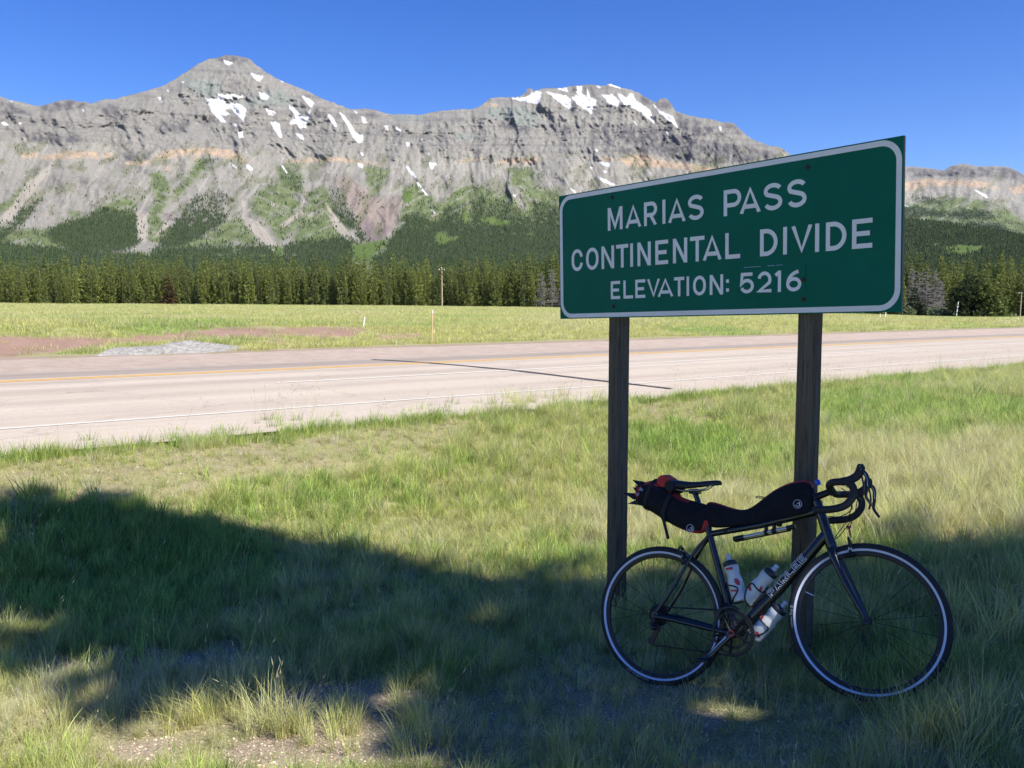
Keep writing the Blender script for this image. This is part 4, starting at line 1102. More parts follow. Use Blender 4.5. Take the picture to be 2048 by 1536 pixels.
mk = thing_at('marker_post', 862.5, 33.6, 'tall thin faded orange marker post at the far edge of the road', 'marker post')
mk.location.z -= 0.1
mb = MB(); mb.tube([(0, 0, 0), (0.02, 0, 0.7), (0.045, 0, 1.36)], [0.028, 0.026, 0.024], 8); mb.build('shaft', m_fiber, mk)
mb = MB(); mb.tube([(0.0425, 0, 1.24), (0.0455, 0, 1.362)], [0.027, 0.027], 8); mb.build('cap', m_white_paint, mk)
stk = thing_at('survey_stake', 726, 36.5, 'short white stake leaning in the red bank across the road', 'stake')
mb = MB(); M_ = Matrix.Rotation(0.16, 4, 'Y'); mb.box((0, 0, 0.2), (0.05, 0.025, 0.52), M_); mb.build('stake_body', m_white_paint, stk)
mb = MB(); mb.box((0, 0, 0.47), (0.052, 0.027, 0.05), M_); mb.build('stake_top', m_fiber, stk)
for px, d, h, lab in ((1761, 95, 0.62, 'small white delineator post under the right end of the sign, left of its pair'), (1772, 93, 0.80, 'small white delineator post under the right end of the sign, right of its pair'), (1657, 90, 0.55, 'small orange delineator post beyond the road, beside the right sign post')):
    dl = thing_at('delineator_post', px, d, lab, 'delineator post', 0, 'delineator posts across the road')
    mt = m_fiber if px == 1657 else m_white_paint
    mb = MB(); mb.box((0, 0, h / 2), (0.10, 0.03, h)); mb.build('shaft', mt, dl)
    mb = MB(); mb.box((0, -0.019, h - 0.12), (0.08, 0.008, 0.12)); mb.build('reflector', m_fiber, dl)
cp = thing_at('marker_pole', 1913, 158, 'white pole with black bands, leaning beside the broad dark pine', 'marker pole')
Mr = Matrix.Rotation(0.10, 4, 'Y'); mb = MB(); mb.tube([Mr @ Vector((0, 0, 0)), Mr @ Vector((0, 0, 3.0))], 0.085, 8); mb.build('shaft', m_white_paint, cp)
for zz in (0.35, 0.95, 1.7, 2.3):
    mb = MB(); mb.tube([Mr @ Vector((0, 0, zz)), Mr @ Vector((0, 0, zz + 0.16))], 0.092, 8); mb.build('band', m_black_paint, cp)
cb = thing_at('equipment_cabinet', 2029, 182, 'white metal equipment cabinet at the far right edge of the picture', 'cabinet')
mb = MB(); mb.box((0, 0, 0.62), (0.62, 0.5, 1.15)); mb.build('housing', m_white_paint, cb)
mb = MB(); mb.box((0, 0, 1.235), (0.72, 0.6, 0.06)); mb.build('roof', m_white_paint, cb)
mb = MB(); mb.box((0.03, -0.258, 0.62), (0.44, 0.012, 0.95)); mb.build('door', m_steel, cb)
mb = MB(); mb.box((-0.42, 0, 0.85), (0.16, 0.3, 0.5)); mb.build('side_box', m_white_paint, cb)
lp = thing_at('lamp_post', 2041, 184, 'slim pale lamp post with a short arm, right of the white cabinet', 'lamp post')
mb = MB(); mb.tube([(0, 0, 0), (0.05, 0, 3), (0.1, 0, 5.9)], [0.12, 0.10, 0.08], 8); mb.build('pole', m_pole, lp)
mb = MB(); mb.tube([(0.1, 0, 5.7), (-0.25, -0.05, 5.78), (-0.5, -0.05, 5.76)], 0.035, 6); mb.build('arm', m_steel, lp)
mb = MB(); mb.lathe([(0.02, 0.16), (0.12, 0.12), (0.16, 0.0), (0.05, -0.05)], (-0.55, -0.05, 5.66), (0, 0, 1), 10); mb.build('lamp_head', m_steel, lp)
# heap of grey gravel on the far shoulder
def heap():
    nu, nv = 90, 30; V = []
    x0, y0, _ = at_px(178, 25.5); x1, y1, _ = at_px(466, 28.0)
    for j in range(nv):
        for i in range(nu):
            u = i / (nu - 1); v = j / (nv - 1)
            x = x0 + (x1 - x0) * u + 0.25 * (v - .5); y = y0 + (y1 - y0) * u + (v - 0.12) * 2.4
            e = (1 - (2 * v - 1) ** 2); tp = sstep(u, 0, 0.10) * (1 - sstep(u, 0.74, 1.0) * 0.92) * sstep(1 - u, 0, 0.04)
            hgt = 0.21 + 0.16 * math.exp(-((u - 0.56) / 0.16) ** 2) - 0.03 * math.exp(-((u - 0.37) / 0.07) ** 2)
            z = float(ground(np.array([x]), np.array([y]))[0]) - 0.04 + float(tp) * e ** 0.8 * (hgt + 0.07 * float(fbm(np.array(x * 1.3), np.array(y * 1.5), 4, 77)) + 0.03 * float(pn(np.array(x * 6), np.array(y * 6), 78)))
            V.append((x, y, z))
    F = [(j * nu + i, j * nu + i + 1, (j + 1) * nu + i + 1, (j + 1) * nu + i) for j in range(nv - 1) for i in range(nu - 1)]
    m = plain('grey_gravel', (0.235, 0.222, 0.205), 0.95, var=0.45, vscale=9, bumps=1.0, bscale=22)
    o = link(bpy.data.objects.new('gravel_heap', mesh_np('gravel_heap', V, F, m, smooth=True)))
    tag(o, 'long low heap of pale grey gravel across the road at left', 'gravel heap')
heap()
# ------------------------------------------------------------------ the bicycle
R_W = 0.338
bo = Vector((0.74322, 4.30686, -1.53532 + CAMZ)); WB = 0.98584; STEER = 0.1524
bf = Vector((0.82878003, -0.53521426, 0.16330759)); bl = Vector((0.55948391, 0.78731944, -0.25904799)); bu = Vector((0.01007094, 0.30606177, 0.95195839))
b0 = bo - bu * R_W
BM = Matrix(((bf.x, bl.x, bu.x, b0.x), (bf.y, bl.y, bu.y, b0.y), (bf.z, bl.z, bu.z, b0.z), (0, 0, 0, 1)))
m_frame = plain('black_carbon_frame', (0.006, 0.0075, 0.010), 0.25, var=0.2, vscale=3, spec=0.6, coat=0.25)
m_rubber = plain('tyre_rubber', (0.012, 0.012, 0.014), 0.75, var=0.2, vscale=30, bumps=0.3, bscale=120)
m_alloy_black = plain('black_anodised_alloy', (0.014, 0.014, 0.016), 0.4, metal=0.3, var=0.15)
m_silver = plain('polished_alloy', (0.55, 0.56, 0.58), 0.3, metal=0.9, var=0.1)
m_chain = plain('oily_steel', (0.028, 0.027, 0.026), 0.5, metal=0.5, var=0.3, vscale=60)
m_tape = plain('black_bar_tape', (0.014, 0.014, 0.015), 0.7, var=0.2, vscale=40, bumps=0.3, bscale=90)
m_strip = plain('reflective_tyre_strip', (0.62, 0.66, 0.78), 0.45, var=0.06)
m_print = plain('pale_print', (0.55, 0.55, 0.52), 0.6, var=0.1)
m_outline = plain('silver_blue_outline', (0.58, 0.65, 0.78), 0.4, var=0.1)
m_red_metal = plain('red_anodised_ring', (0.35, 0.05, 0.05), 0.4, metal=0.4)
m_saddle = plain('saddle_leather', (0.013, 0.013, 0.015), 0.5, var=0.2, vscale=20, bumps=0.15, bscale=80)
m_blue = plain('blue_plastic', (0.02, 0.10, 0.55), 0.4)
bike = bpy.data.objects.new('bicycle', None); bike.empty_display_size = 0.3; link(bike); bike.matrix_world = BM
tag(bike, 'black road bicycle with white ringed tyres leaning on the right sign post', 'bicycle')
X = Vector
def spl(pts, n=8):
    """Catmull-Rom through points"""
    P = [Vector(p) for p in pts]; P = [P[0] * 2 - P[1]] + P + [P[-1] * 2 - P[-2]]; out = []
    for i in range(1, len(P) - 2):
        for k in range(n):
            t = k / n; a, b_, c, d = P[i - 1:i + 3]
            out.append(0.5 * ((2 * b_) + (c - a) * t + (2 * a - 5 * b_ + 4 * c - d) * t * t + (3 * b_ - a - 3 * c + d) * t ** 3))
    out.append(P[-2]); return out
BB = X((0.386, 0, 0.266)); RH = X((0, 0, R_W)); FH = X((WB, 0, R_W))
HT, HB = X((0.800, 0, 0.868)), X((0.852, 0, 0.672)); SC = X((0.268, 0, 0.752))
fr = MB()
fr.tube([BB + X((0, 0, -.01)), BB.lerp(SC, .5), SC], [0.021, 0.019, 0.018], 14, r2=[0.020, 0.017, 0.0165], up=(0, 1, 0)); fr.tube([SC, SC + (SC - BB).normalized() * 0.035], 0.0195, 14)
fr.tube([BB, X((0.60, 0, 0.466)), HB + X((-0.018, 0, 0.045))], [0.027, 0.0245, 0.025], 16, r2=[0.024, 0.022, 0.023], up=(0, 0, 1))
fr.tube([SC + X((0.0, 0, -0.022)), X((0.53, 0, 0.768)), HT + X((-0.01, 0, -0.045))], [0.015, 0.017, 0.021], 14, r2=[0.015, 0.015, 0.018], up=(0, 0, 1))
fr.tube([HB, HB.lerp(HT, .5), HT], [0.0255, 0.0225, 0.0235], 18)
fr.tube([BB + X((0, -0.043, 0)), BB + X((0, 0.043, 0))], 0.024, 18)
for s in (-1, 1):
    fr.tube(spl([BB + X((-0.02, s * 0.03, 0.0)), X((0.26, s * 0.042, 0.285)), X((0.10, s * 0.062, 0.318)), X((0.0, s * 0.066, R_W - 0.004))], 5), 0.0125, 10, r2=0.0105, up=(0, 0, 1))
    fr.tube(spl([SC + X((0.0, s * 0.012, -0.035)), X((0.20, s * 0.03, 0.64)), X((0.09, s * 0.056, 0.465)), X((0.0, s * 0.064, R_W + 0.006))], 5), [0.0105] + [0.0085] * 14 + [0.0075], 10)
    fr.tube([X((0, s * 0.060, R_W)), X((0, s * 0.073, R_W))], 0.017, 12)
fr.tube([X((0.168, -0.03, 0.63)), X((0.168, 0.03, 0.63))], 0.010, 8)
frame = fr.build('frame', m_frame, bike)
# down tube lettering, drawn as outlines on the right hand side of the tube
d_dir = (HB + X((-0.018, 0, 0.045)) - BB).normalized(); d_up = X((-d_dir.z, 0, d_dir.x))
def outl(ch):
    if ch == 'P': return [[(0, 0), (0, 1), (.95, 1), (.95, .38), (.26, .38), (.26, 0)], [(.26, .62), (.26, .78), (.70, .78), (.70, .62)]]
    if ch == 'A': return [[(0, 0), (.38, 1), (.66, 1), (1, 0), (.74, 0), (.66, .22), (.34, .22), (.26, 0)]]
    if ch == 'R': return [[(0, 0), (0, 1), (.95, 1), (.95, .42), (.72, .42), (1, 0), (.7, 0), (.42, .40), (.26, .40), (.26, 0)]]
    if ch == 'L': return [[(0, 0), (0, 1), (.26, 1), (.26, .24), (.95, .24), (.95, 0)]]
    return [[(0, 0), (0, 1), (.95, 1), (.95, .78), (.26, .78), (.26, .60), (.80, .60), (.80, .40), (.26, .40), (.26, .22), (.95, .22), (.95, 0)]]
t0 = (X((0.567, 0, 0.437)) - BB).dot(d_dir)
for k, ch in enumerate('PARLEE'):
    mb = MB()
    for loop in outl(ch):
        P = []
        for i in range(len(loop)):                                 # a point every few millimetres so that the outline bends round the tube
            a_, b_ = Vector(loop[i]), Vector(loop[(i + 1) % len(loop)])
            for q in range(4): P.append(a_.lerp(b_, q / 4))
        Q = []
        for p in P:
            w = (p.y - 0.5) * 0.036 + 0.002; l = t0 + k * 0.0425 + p.x * 0.034
            y = -0.0246 * math.sqrt(max(0.05, 1 - (w / 0.0262) ** 2))
            Q.append(BB + d_dir * l + d_up * w + X((0, y, 0)))
        mb.tube(Q, 0.0013, 4, closed=True)
    mb.build('letter', m_outline, frame)
# steered assembly
ax = X((-math.cos(math.radians(73)), 0, math.sin(math.radians(73))))
H0 = X((0.80, 0, R_W + 0.51)); SR = Matrix.Rotation(STEER, 4, ax); SMx = Matrix.Translation(H0) @ SR @ Matrix.Translation(-H0)
def st(p): return SMx @ Vector(p)
WM = Matrix.Translation(FH) @ SR                                    # front wheel: about its own hub
fork = MB()
crown = HB + X((0.006, 0, -0.025))
fork.tube([HB, crown], [0.0255, 0.024], 14)
for s in (-1, 1):
    pts = spl([crown + X((0.0, s * 0.012, 0.006)), crown + X((0.012, s * 0.036, -0.035)), X((0.915, 0, 0.50)) + X((0, s * 0.046, 0)), FH + (SR @ X((0, s * 0.052, 0)))], 6)
    n = len(pts); fork.tube(pts, [0.021 - 0.010 * i / n for i in range(n)], 10, r2=[0.0145 - 0.006 * i / n for i in range(n)], up=(1, 0, 0))
    fork.tube([FH + (SR @ X((0, s * 0.047, 0))), FH + (SR @ X((0, s * 0.060, 0)))], 0.015, 12)
fork.build('fork', m_frame, bike)
# wheels
def tyre_mb():
    V = []; F = []; nu, nv = 120, 14
    for i in range(nu):
        a = 2 * PI * i / nu
        for j in range(nv):
            q = 2 * PI * j / nv; r = R_W - 0.0195 + 0.0195 * math.cos(q); y = 0.0150 * math.sin(q)
            V.append((r * math.cos(a), y, r * math.sin(a)))
    for i in range(nu):
        for j in range(nv): F.append((i * nv + j, i * nv + (j + 1) % nv, ((i + 1) % nu) * nv + (j + 1) % nv, ((i + 1) % nu) * nv + j))
    mb = MB(); mb.add(V, [f[::-1] for f in F]); return mb
def ring_band(r0, r1, yf, gap=None, n=140):
    mb = MB()
    for s in (-1, 1):
        V = []; F = []; m = 5
        for i in range(n):
            a = 2 * PI * i / n
            for j in range(m):
                r = r0 + (r1 - r0) * j / (m - 1); V.append((r * math.cos(a), s * yf(r), r * math.sin(a)))
        for i in range(n):
            for j in range(m - 1): F.append((i * m + j, i * m + j + 1, ((i + 1) % n) * m + j + 1, ((i + 1) % n) * m + j))
        mb.add(V, F if s > 0 else [f[::-1] for f in F])
    return mb
yt = lambda r: 0.0150 * math.sqrt(max(0.0, 1 - ((r - (R_W - 0.0195)) / 0.0195) ** 2)) + 0.0009
def rim_mb():
    prof = [(0.304, 0.0095), (0.304, -0.0095), (0.292, -0.0105), (0.283, -0.007), (0.281, 0), (0.283, 0.007), (0.292, 0.0105)]
    V = []; F = []; nu = 96; nv = len(prof)
    for i in range(nu):
        a = 2 * PI * i / nu
        V += [(r * math.cos(a), y, r * math.sin(a)) for r, y in prof]
    for i in range(nu):
        for j in range(nv): F.append((i * nv + j, i * nv + (j + 1) % nv, ((i + 1) % nu) * nv + (j + 1) % nv, ((i + 1) % nu) * nv + j))
    mb = MB(); mb.add(V, F); return mb
def text_ring(words, a_start, r, gap):
    """small print round the tyre wall, starting at an angle and reading along decreasing angle"""
    mb = MB(); a = a_start
    for txt, size in words:
        cu = bpy.data.curves.new('print', 'FONT'); cu.body = txt; cu.size = size; cu.resolution_u = 2
        ob = bpy.data.objects.new('print', cu); COL.objects.link(ob)
        dg = bpy.context.evaluated_depsgraph_get(); me = bpy.data.meshes.new_from_object(ob.evaluated_get(dg))
        w = max((v.co.x for v in me.vertices), default=0.05)
        V = []
        for v in me.vertices:
            rr = r + v.co.y - size * 0.3; aa = a - v.co.x / r
            V.append((rr * math.cos(aa), -yt(min(rr, R_W - 0.001)) - 0.0004, rr * math.sin(aa)))
        mb.add(V, [list(p.vertices) for p in me.polygons]); a -= (w + gap) / r
        bpy.data.objects.remove(ob); bpy.data.meshes.remove(me)
    return mb
def wheel(name_extra, M, nsp, rear):
    w = bpy.data.objects.new('wheel', None); w.empty_display_size = 0.2; link(w, bike); w.matrix_local = M
    tyre_mb().build('tyre', m_rubber, w)
    ring_band(0.3015, 0.3125, yt).build('reflective_strip', m_strip, w)
    if rear: text_ring([('vittoria', 0.010), ('randonneur', 0.013), ('pro', 0.016)], -1.78 + 0.0, 0.3215, 0.006).build('tyre_print', m_print, w)
    else: text_ring([('randonneur', 0.0105), ('Pro II', 0.019)], math.radians(187), 0.3215, 0.006).build('tyre_print', m_print, w)
    rim_mb().build('rim', m_alloy_black, w)
    hb = MB(); hr = 0.021 if rear else 0.014
    hb.tube([X((0, -0.055, 0)), X((0, 0.055, 0))], 0.008, 10)
    hb.tube([X((0, -0.036, 0)), X((0, -0.032, 0)), X((0, 0.032, 0)), X((0, 0.036, 0))], [hr * 1.25, hr, hr, hr * 1.25], 16)
    hb.build('hub', m_alloy_black, w)
    sp = None
    for k in range(nsp):
        s = 1 if k % 2 else -1
        a = 2 * PI * k / nsp + 0.11
        off = (0.0 if not rear else (0.9 if (k // 2) % 2 else -0.9))
        p0 = X((hr * 1.15 * math.cos(a + off), s * 0.034, hr * 1.15 * math.sin(a + off))); p1 = X((0.283 * math.cos(a), 0, 0.283 * math.sin(a)))
        mb = MB(); mb.tube([p0, p0.lerp(p1, .96)], 0.0012, 5); mb.tube([p0.lerp(p1, .955), p1], 0.0021, 5); mb.build('spoke', m_alloy_black, w)
    va = MB(); va.tube([X((0.283, 0, 0)), X((0.245, 0, 0))], 0.003, 6); va.build('valve', m_silver if not rear else m_alloy_black, w).rotation_euler = (0, 1.1 if rear else -2.7, 0)
    return w
wr = wheel('', Matrix.Translation(RH), 24, True)
wf = wheel('', WM, 20, False)
# quick release levers
for c_, M_ in ((RH, Matrix.Identity(4)), (FH, SR)):
    mb = MB(); mb.tube([c_ + (M_ @ X((0, -0.075, 0))), c_ + (M_ @ X((0, -0.064, 0)))], 0.011, 10); mb.tube([c_ + (M_ @ X((0, 0.064, 0))), c_ + (M_ @ X((0, 0.078, 0))), c_ + (M_ @ X((-0.03, 0.082, -0.02)))], [0.009, 0.008, 0.004], 8)
    mb.build('quick_release', m_alloy_black, bike)
# cockpit
stem = MB(); stem.tube([st(HT), st(HT + ax * 0.034)], 0.0175, 16); stem.tube([st(HT + ax * 0.02), st(X((0.862, 0, 0.912)))], [0.0165, 0.0155], 14); stem.tube([st(X((0.868, -0.023, 0.914))), st(X((0.868, 0.023, 0.914)))], 0.020, 16)
stem.build('stem', m_alloy_black, bike)
bc = X((0.870, 0, 0.914))
def bar_path(s):
    return [bc, X((0.872, s * 0.10, 0.916)), X((0.880, s * 0.165, 0.921)), X((0.905, s * 0.195, 0.925)), X((0.955, s * 0.20, 0.922)), X((0.978, s * 0.20, 0.900)), X((0.976, s * 0.20, 0.860)), X((0.945, s * 0.20, 0.823)), X((0.895, s * 0.204, 0.806)), X((0.815, s * 0.208, 0.802))]
bar = MB()
for s in (-1, 1):
    pts = [st(p) for p in spl(bar_path(s), 6)]; n = len(pts)
    bar.tube(pts, [0.0145 if i < 6 else 0.0165 for i in range(n)], 12)
    bar.tube([pts[-1], pts[-1] + (pts[-1] - pts[-2]).normalized() * 0.008], [0.0165, 0.011], 12)
bar.build('handlebar', m_tape, bike)
for s in (-1, 1):
    hd = MB()
    pts = [st(p) for p in spl([X((0.930, s * 0.20, 0.924)), X((0.965, s * 0.20, 0.930)), X((0.998, s * 0.199, 0.948)), X((1.014, s * 0.198, 0.976)), X((1.016, s * 0.197, 1.000))], 6)]
    n = len(pts); hd.tube(pts, [0.0175, *[0.0185] * (n - 8), 0.0185, 0.019, 0.0185, 0.017, 0.016, 0.014, 0.010], 14, r2=[0.015] * (n - 2) + [0.012, 0.007])
    h_ = hd.build('brake_hood', m_tape, bike)
    lv = MB()
    pts = [st(p) for p in spl([X((1.018, s * 0.198, 0.972)), X((1.038, s * 0.199, 0.945)), X((1.036, s * 0.205, 0.895)), X((1.030, s * 0.212, 0.855)), X((1.052, s * 0.218, 0.815))], 6)]
    n = len(pts); lv.tube(pts, [0.010 - 0.0045 * i / n for i in range(n)], 8, r2=[0.006] * n)
    lv.build('brake_lever', m_alloy_black, bike)
    sh = MB(); pts = [st(p) for p in spl([X((1.016, s * 0.194, 0.955)), X((1.022, s * 0.190, 0.900)), X((1.012, s * 0.186, 0.850))], 5)]
    sh.tube(pts, [0.008] * 6 + [0.011] * (len(pts) - 6), 8, r2=0.004); sh.build('shift_paddle', m_alloy_black, bike)
    for q, (dx, dz) in enumerate(((0.010, 0.987), (0.012, 0.974))):
        mb = MB(); p = st(X((1.004 + dx, s * 0.198 - 0.0135, dz))); mb.lathe([(0.0024, 0), (0.0018, 0.002)], p, SR @ X((0, -1, 0)), 8); mb.build('lever_screw', m_silver, bike)
    ed = MB(); pts = [st(p) for p in spl([X((1.030, s * 0.199 - 0.0085, 0.958)), X((1.0385, s * 0.200 - 0.0075, 0.935)), X((1.038, s * 0.204 - 0.0075, 0.90))], 5)]
    ed.tube(pts, 0.0014, 5); ed.build('lever_edge', m_silver, bike)
cab = MB()
for pts in ([X((0.95, -0.19, 0.905)), X((0.985, -0.10, 0.885)), X((0.96, -0.02, 0.80)), X((0.905, -0.028, 0.72)), X((0.872, -0.026, 0.69))],
            [X((0.95, 0.19, 0.905)), X((0.99, 0.08, 0.88)), X((0.955, 0.0, 0.79)), X((0.935, 0.0, 0.735)), X((0.940, -0.004, 0.700))],
            [X((0.93, -0.17, 0.90)), X((0.96, -0.06, 0.87)), X((0.93, 0.02, 0.79)), X((0.89, 0.03, 0.735)), X((0.865, 0.02, 0.70))],
            [X((0.93, 0.16, 0.90)), X((0.945, 0.07, 0.84)), X((0.90, 0.02, 0.80)), X((0.84, 0.018, 0.80)), X((0.80, 0.02, 0.795))]):
    cab.tube([st(p) for p in spl(pts, 8)], 0.0022, 6)
cab.build('cables', m_alloy_black, bike)
ba = MB(); p0 = st(X((0.934, 0, 0.742))); p1 = st(X((0.938, 0, 0.700)))
ba.lathe([(0.004, -0.012), (0.010, -0.008), (0.010, -0.002), (0.005, 0.0), (0.004, 0.03)], p0, (p1 - p0), 10); ba.build('barrel_adjuster', m_red_metal, bike)
# brakes
def caliper(c_, M_, fw):
    mb = MB()
    for s in (-1, 1):
        pts = [c_ + (M_ @ X(p)) for p in spl([(0.004 * fw, s * 0.004, 0.038), (0.010 * fw, s * 0.030, 0.022), (0.012 * fw, s * 0.037, -0.004), (0.010 * fw, s * 0.024, -0.032)], 5)]
        mb.tube(pts, 0.0078, 8, r2=0.006)
        q = c_ + (M_ @ X((0.010 * fw, s * 0.019, -0.040))); e = M_ @ X((0.027, 0, 0.004)); mb.tube([q - e, q + e], 0.006, 8)
    o = mb.build('brake_caliper', m_alloy_black, bike)
    mb = MB(); q = c_ + (M_ @ X((0.012 * fw, -0.036, -0.010))); mb.lathe([(0.0075, 0), (0.0075, 0.004), (0.004, 0.0055)], q, M_ @ X((0, -1, 0)), 12); mb.build('caliper_bolt', m_silver, o)
    q = c_ + (M_ @ X((-0.004 * fw, -0.014, 0.010))); mb = MB(); mb.lathe([(0.0045, 0), (0.003, 0.004)], q, M_ @ X((0.2, -1, 0)), 10); mb.build('caliper_pin', m_print, o)
caliper(X((0.925, 0, 0.660)), SR, 1)
caliper(X((0.140, 0, 0.640)), Matrix.Rotation(-0.5, 4, 'Y'), -1)
# drivetrain
def chainring(r, y, teeth, t=0.0035, hole=0.86):
    mb = MB(); n = teeth * 2; V = []; F = []
    for yy in (-t / 2, t / 2):
        for i in range(n):
            a = 2 * PI * i / n; rr = r if i % 2 else r - 0.005
            V.append((BB.x + rr * math.cos(a), y + yy, BB.z + rr * math.sin(a)))
        for i in range(n):
            a = 2 * PI * i / n; V.append((BB.x + r * hole * math.cos(a), y + yy, BB.z + r * hole * math.sin(a)))
    for i in range(n):
        j = (i + 1) % n
        F += [(i, j, n + j, n + i), (2 * n + i, 3 * n + i, 3 * n + j, 2 * n + j), (i, 2 * n + i, 2 * n + j, j), (n + i, n + j, 3 * n + j, 3 * n + i)]
    mb.add(V, F); return mb
cr = chainring(0.102, -0.0475, 50).build('chainring', m_chain, bike, smooth=False)
chainring(0.074, -0.0400, 34, hole=0.8).build('chainring', m_chain, bike, smooth=False)
ca = math.atan2(0.141 - BB.z, 0.262 - BB.x)
spd = MB()
for k in range(5):
    a = ca + math.radians(36) + k * 2 * PI / 5
    spd.tube([BB + X((0, -0.052, 0)), BB + X((0.06 * math.cos(a), -0.053, 0.06 * math.sin(a))), BB + X((0.092 * math.cos(a), -0.050, 0.092 * math.sin(a)))], [0.018, 0.011, 0.009], 8, r2=[0.006, 0.0055, 0.005], up=(0, 1, 0))
spd.build('spider', m_alloy_black, bike)
for s in (-1, 1):
    a = ca if s < 0 else ca + PI
    e = BB + X((0.175 * math.cos(a), s * 0.082, 0.175 * math.sin(a)))
    mb = MB(); y0 = s * 0.060
    mb.tube([BB + X((0, y0, 0)), BB.lerp(e, .15) + X((0, y0 * .85, 0)), BB.lerp(e, .55) + X((0, y0 * .45, 0)), e], [0.021, 0.017, 0.0145, 0.0135], 12, r2=[0.010, 0.009, 0.008, 0.0075], up=X((-math.sin(a), 0, math.cos(a))))
    ck = mb.build('crank_arm', m_frame, bike)
    if s < 0:
        mb = MB(); mb.lathe([(0.0165, 0), (0.0165, 0.004), (0.012, 0.004), (0.012, -0.002)], BB + X((0, -0.069, 0)), X((0, -1, 0)), 20, cap=False); mb.build('crank_bolt', m_red_metal, ck)
        u_ = X((math.cos(a), 0, math.sin(a))); w_ = X((-math.sin(a), 0, math.cos(a)))
        st0 = BB + u_ * 0.028 + X((0, -0.0716, 0)); st1 = BB + u_ * 0.150 + X((0, -0.0870, 0))
        if True:
            sgn = -1
            V = [st0 + w_ * sgn * 0.008, st0 + w_ * sgn * 0.003, st1 + w_ * sgn * 0.006, st1 + w_ * sgn * 0.0075]
            mb = MB(); mb.tube([st0 + w_ * sgn * 0.0065, (st0 + st1) / 2 + w_ * sgn * 0.0065, st1 + w_ * sgn * 0.0065], [0.0042, 0.0026, 0.0010], 6, r2=0.0016, up=w_); mb.build('crank_stripe', m_silver, ck)
    pd = MB(); q = e + X((0, s * 0.012, 0))
    pd.tube([e, e + X((0, s * 0.062, 0))], 0.006, 8); pd.tube([q + X((-0.026, 0, 0.004)), q + X((-0.026, s * 0.046, 0.004)), q + X((0.030, s * 0.046, -0.004)), q + X((0.030, 0, -0.004))], 0.0075, 8, closed=True)
    pd.build('pedal', m_alloy_black, bike)
cs = MB()
for k, rr in enumerate((0.054, 0.049, 0.045, 0.041, 0.037, 0.034, 0.031, 0.028, 0.025, 0.022)):
    cs.lathe([(rr * 0.72, 0), (rr, 0), (rr, 0.0016), (rr * 0.72, 0.0016)], RH + X((0, -0.0195 - 0.0037 * k, 0)), (0, -1, 0), 26, cap=False)
cs.build('cassette', m_chain, bike)
rd = MB(); p1 = X((0.012, -0.062, 0.275)); p2 = X((-0.022, -0.060, 0.214))
rd.tube([RH + X((0.002, -0.072, -0.02)), X((-0.018, -0.078, 0.300)), X((-0.006, -0.082, 0.282)), p1], [0.011, 0.013, 0.015, 0.012], 10)
for s in (0.0, 0.012): rd.tube([p1 + X((0, -s, 0)), p2 + X((0, -s, 0))], [0.013, 0.013], 8, r2=0.0016, up=(p2 - p1).cross(X((0, 1, 0))))
rdo = rd.build('rear_derailleur', m_alloy_black, bike)
for p in (p1, p2):
    mb = MB(); mb.lathe([(0.003, 0), (0.0185, 0), (0.0185, 0.004), (0.003, 0.004)], p + X((0, -0.004, 0)), (0, -1, 0), 18); mb.build('jockey_wheel', m_chain, rdo)
loop = MB(); loop.tube(spl([X((0.035, -0.072, 0.345)), X((-0.02, -0.078, 0.366)), X((-0.062, -0.08, 0.350)), X((-0.072, -0.08, 0.315)), X((-0.050, -0.08, 0.285)), X((-0.034, -0.078, 0.275))], 8), 0.0021, 6); loop.build('cable_loop', m_alloy_black, bike)
chn = MB(); top0 = RH + X((0.0, -0.043, 0.041)); top1 = BB + X((0.0, -0.0475, 0.104))
a_ = [RH + X((0.041 * math.cos(q), -0.043, 0.041 * math.sin(q))) for q in np.linspace(PI * 1.5, PI * 0.5, 12)]
b_ = [BB + X((0.104 * math.cos(q), -0.0475, 0.104 * math.sin(q))) for q in np.linspace(PI * 0.5, -PI * 0.55, 22)]
chn.tube(a_ + b_ + [p2 + X((0.006, 0, -0.018)), p2 + X((-0.018, 0, 0)), p1 + X((0.016, 0, 0.006)), RH + X((0.01, -0.043, -0.040))], 0.0042, 5, r2=0.0028, closed=True); chn.build('chain', m_chain, bike)
fd = MB(); fd.tube([X((0.352, -0.030, 0.40)), X((0.345, -0.046, 0.385))], 0.011, 8); fd.tube(spl([X((0.42, -0.047, 0.372)), X((0.385, -0.047, 0.385)), X((0.335, -0.046, 0.372)), X((0.312, -0.045, 0.335))], 5), 0.010, 6, r2=0.006); fd.build('front_derailleur', m_alloy_black, bike)
# seat post and saddle
sd = (SC - BB).normalized(); sp_top = X((0.205, 0, 0.935))
mb = MB(); mb.tube([SC, sp_top], 0.0135, 16); spo = mb.build('seat_post', m_frame, bike)
for t in (0.55, 0.62, 0.70): mb = MB(); p = SC.lerp(sp_top, t); q = SC.lerp(sp_top, t + 0.022); mb.tube([p, q], 0.0142, 16); mb.build('seat_post_band', m_silver, spo)
mb = MB(); mb.box((0.205, 0, 0.944), (0.05, 0.045, 0.022)); mb.tube([X((0.205, -0.024, 0.94)), X((0.205, 0.024, 0.94))], 0.014, 12); mb.build('seat_clamp', m_alloy_black, bike)
sv_ = []; nf = 16; ST = [(0.075, 0.060, 0.981, 0.018), (0.09, 0.067, 0.983, 0.022), (0.115, 0.066, 0.983, 0.022), (0.145, 0.054, 0.981, 0.019), (0.18, 0.037, 0.978, 0.016), (0.225, 0.026, 0.978, 0.014), (0.275, 0.020, 0.980, 0.0135), (0.315, 0.018, 0.981, 0.013), (0.338, 0.015, 0.980, 0.011), (0.346, 0.006, 0.979, 0.005)]
V = []; F = []
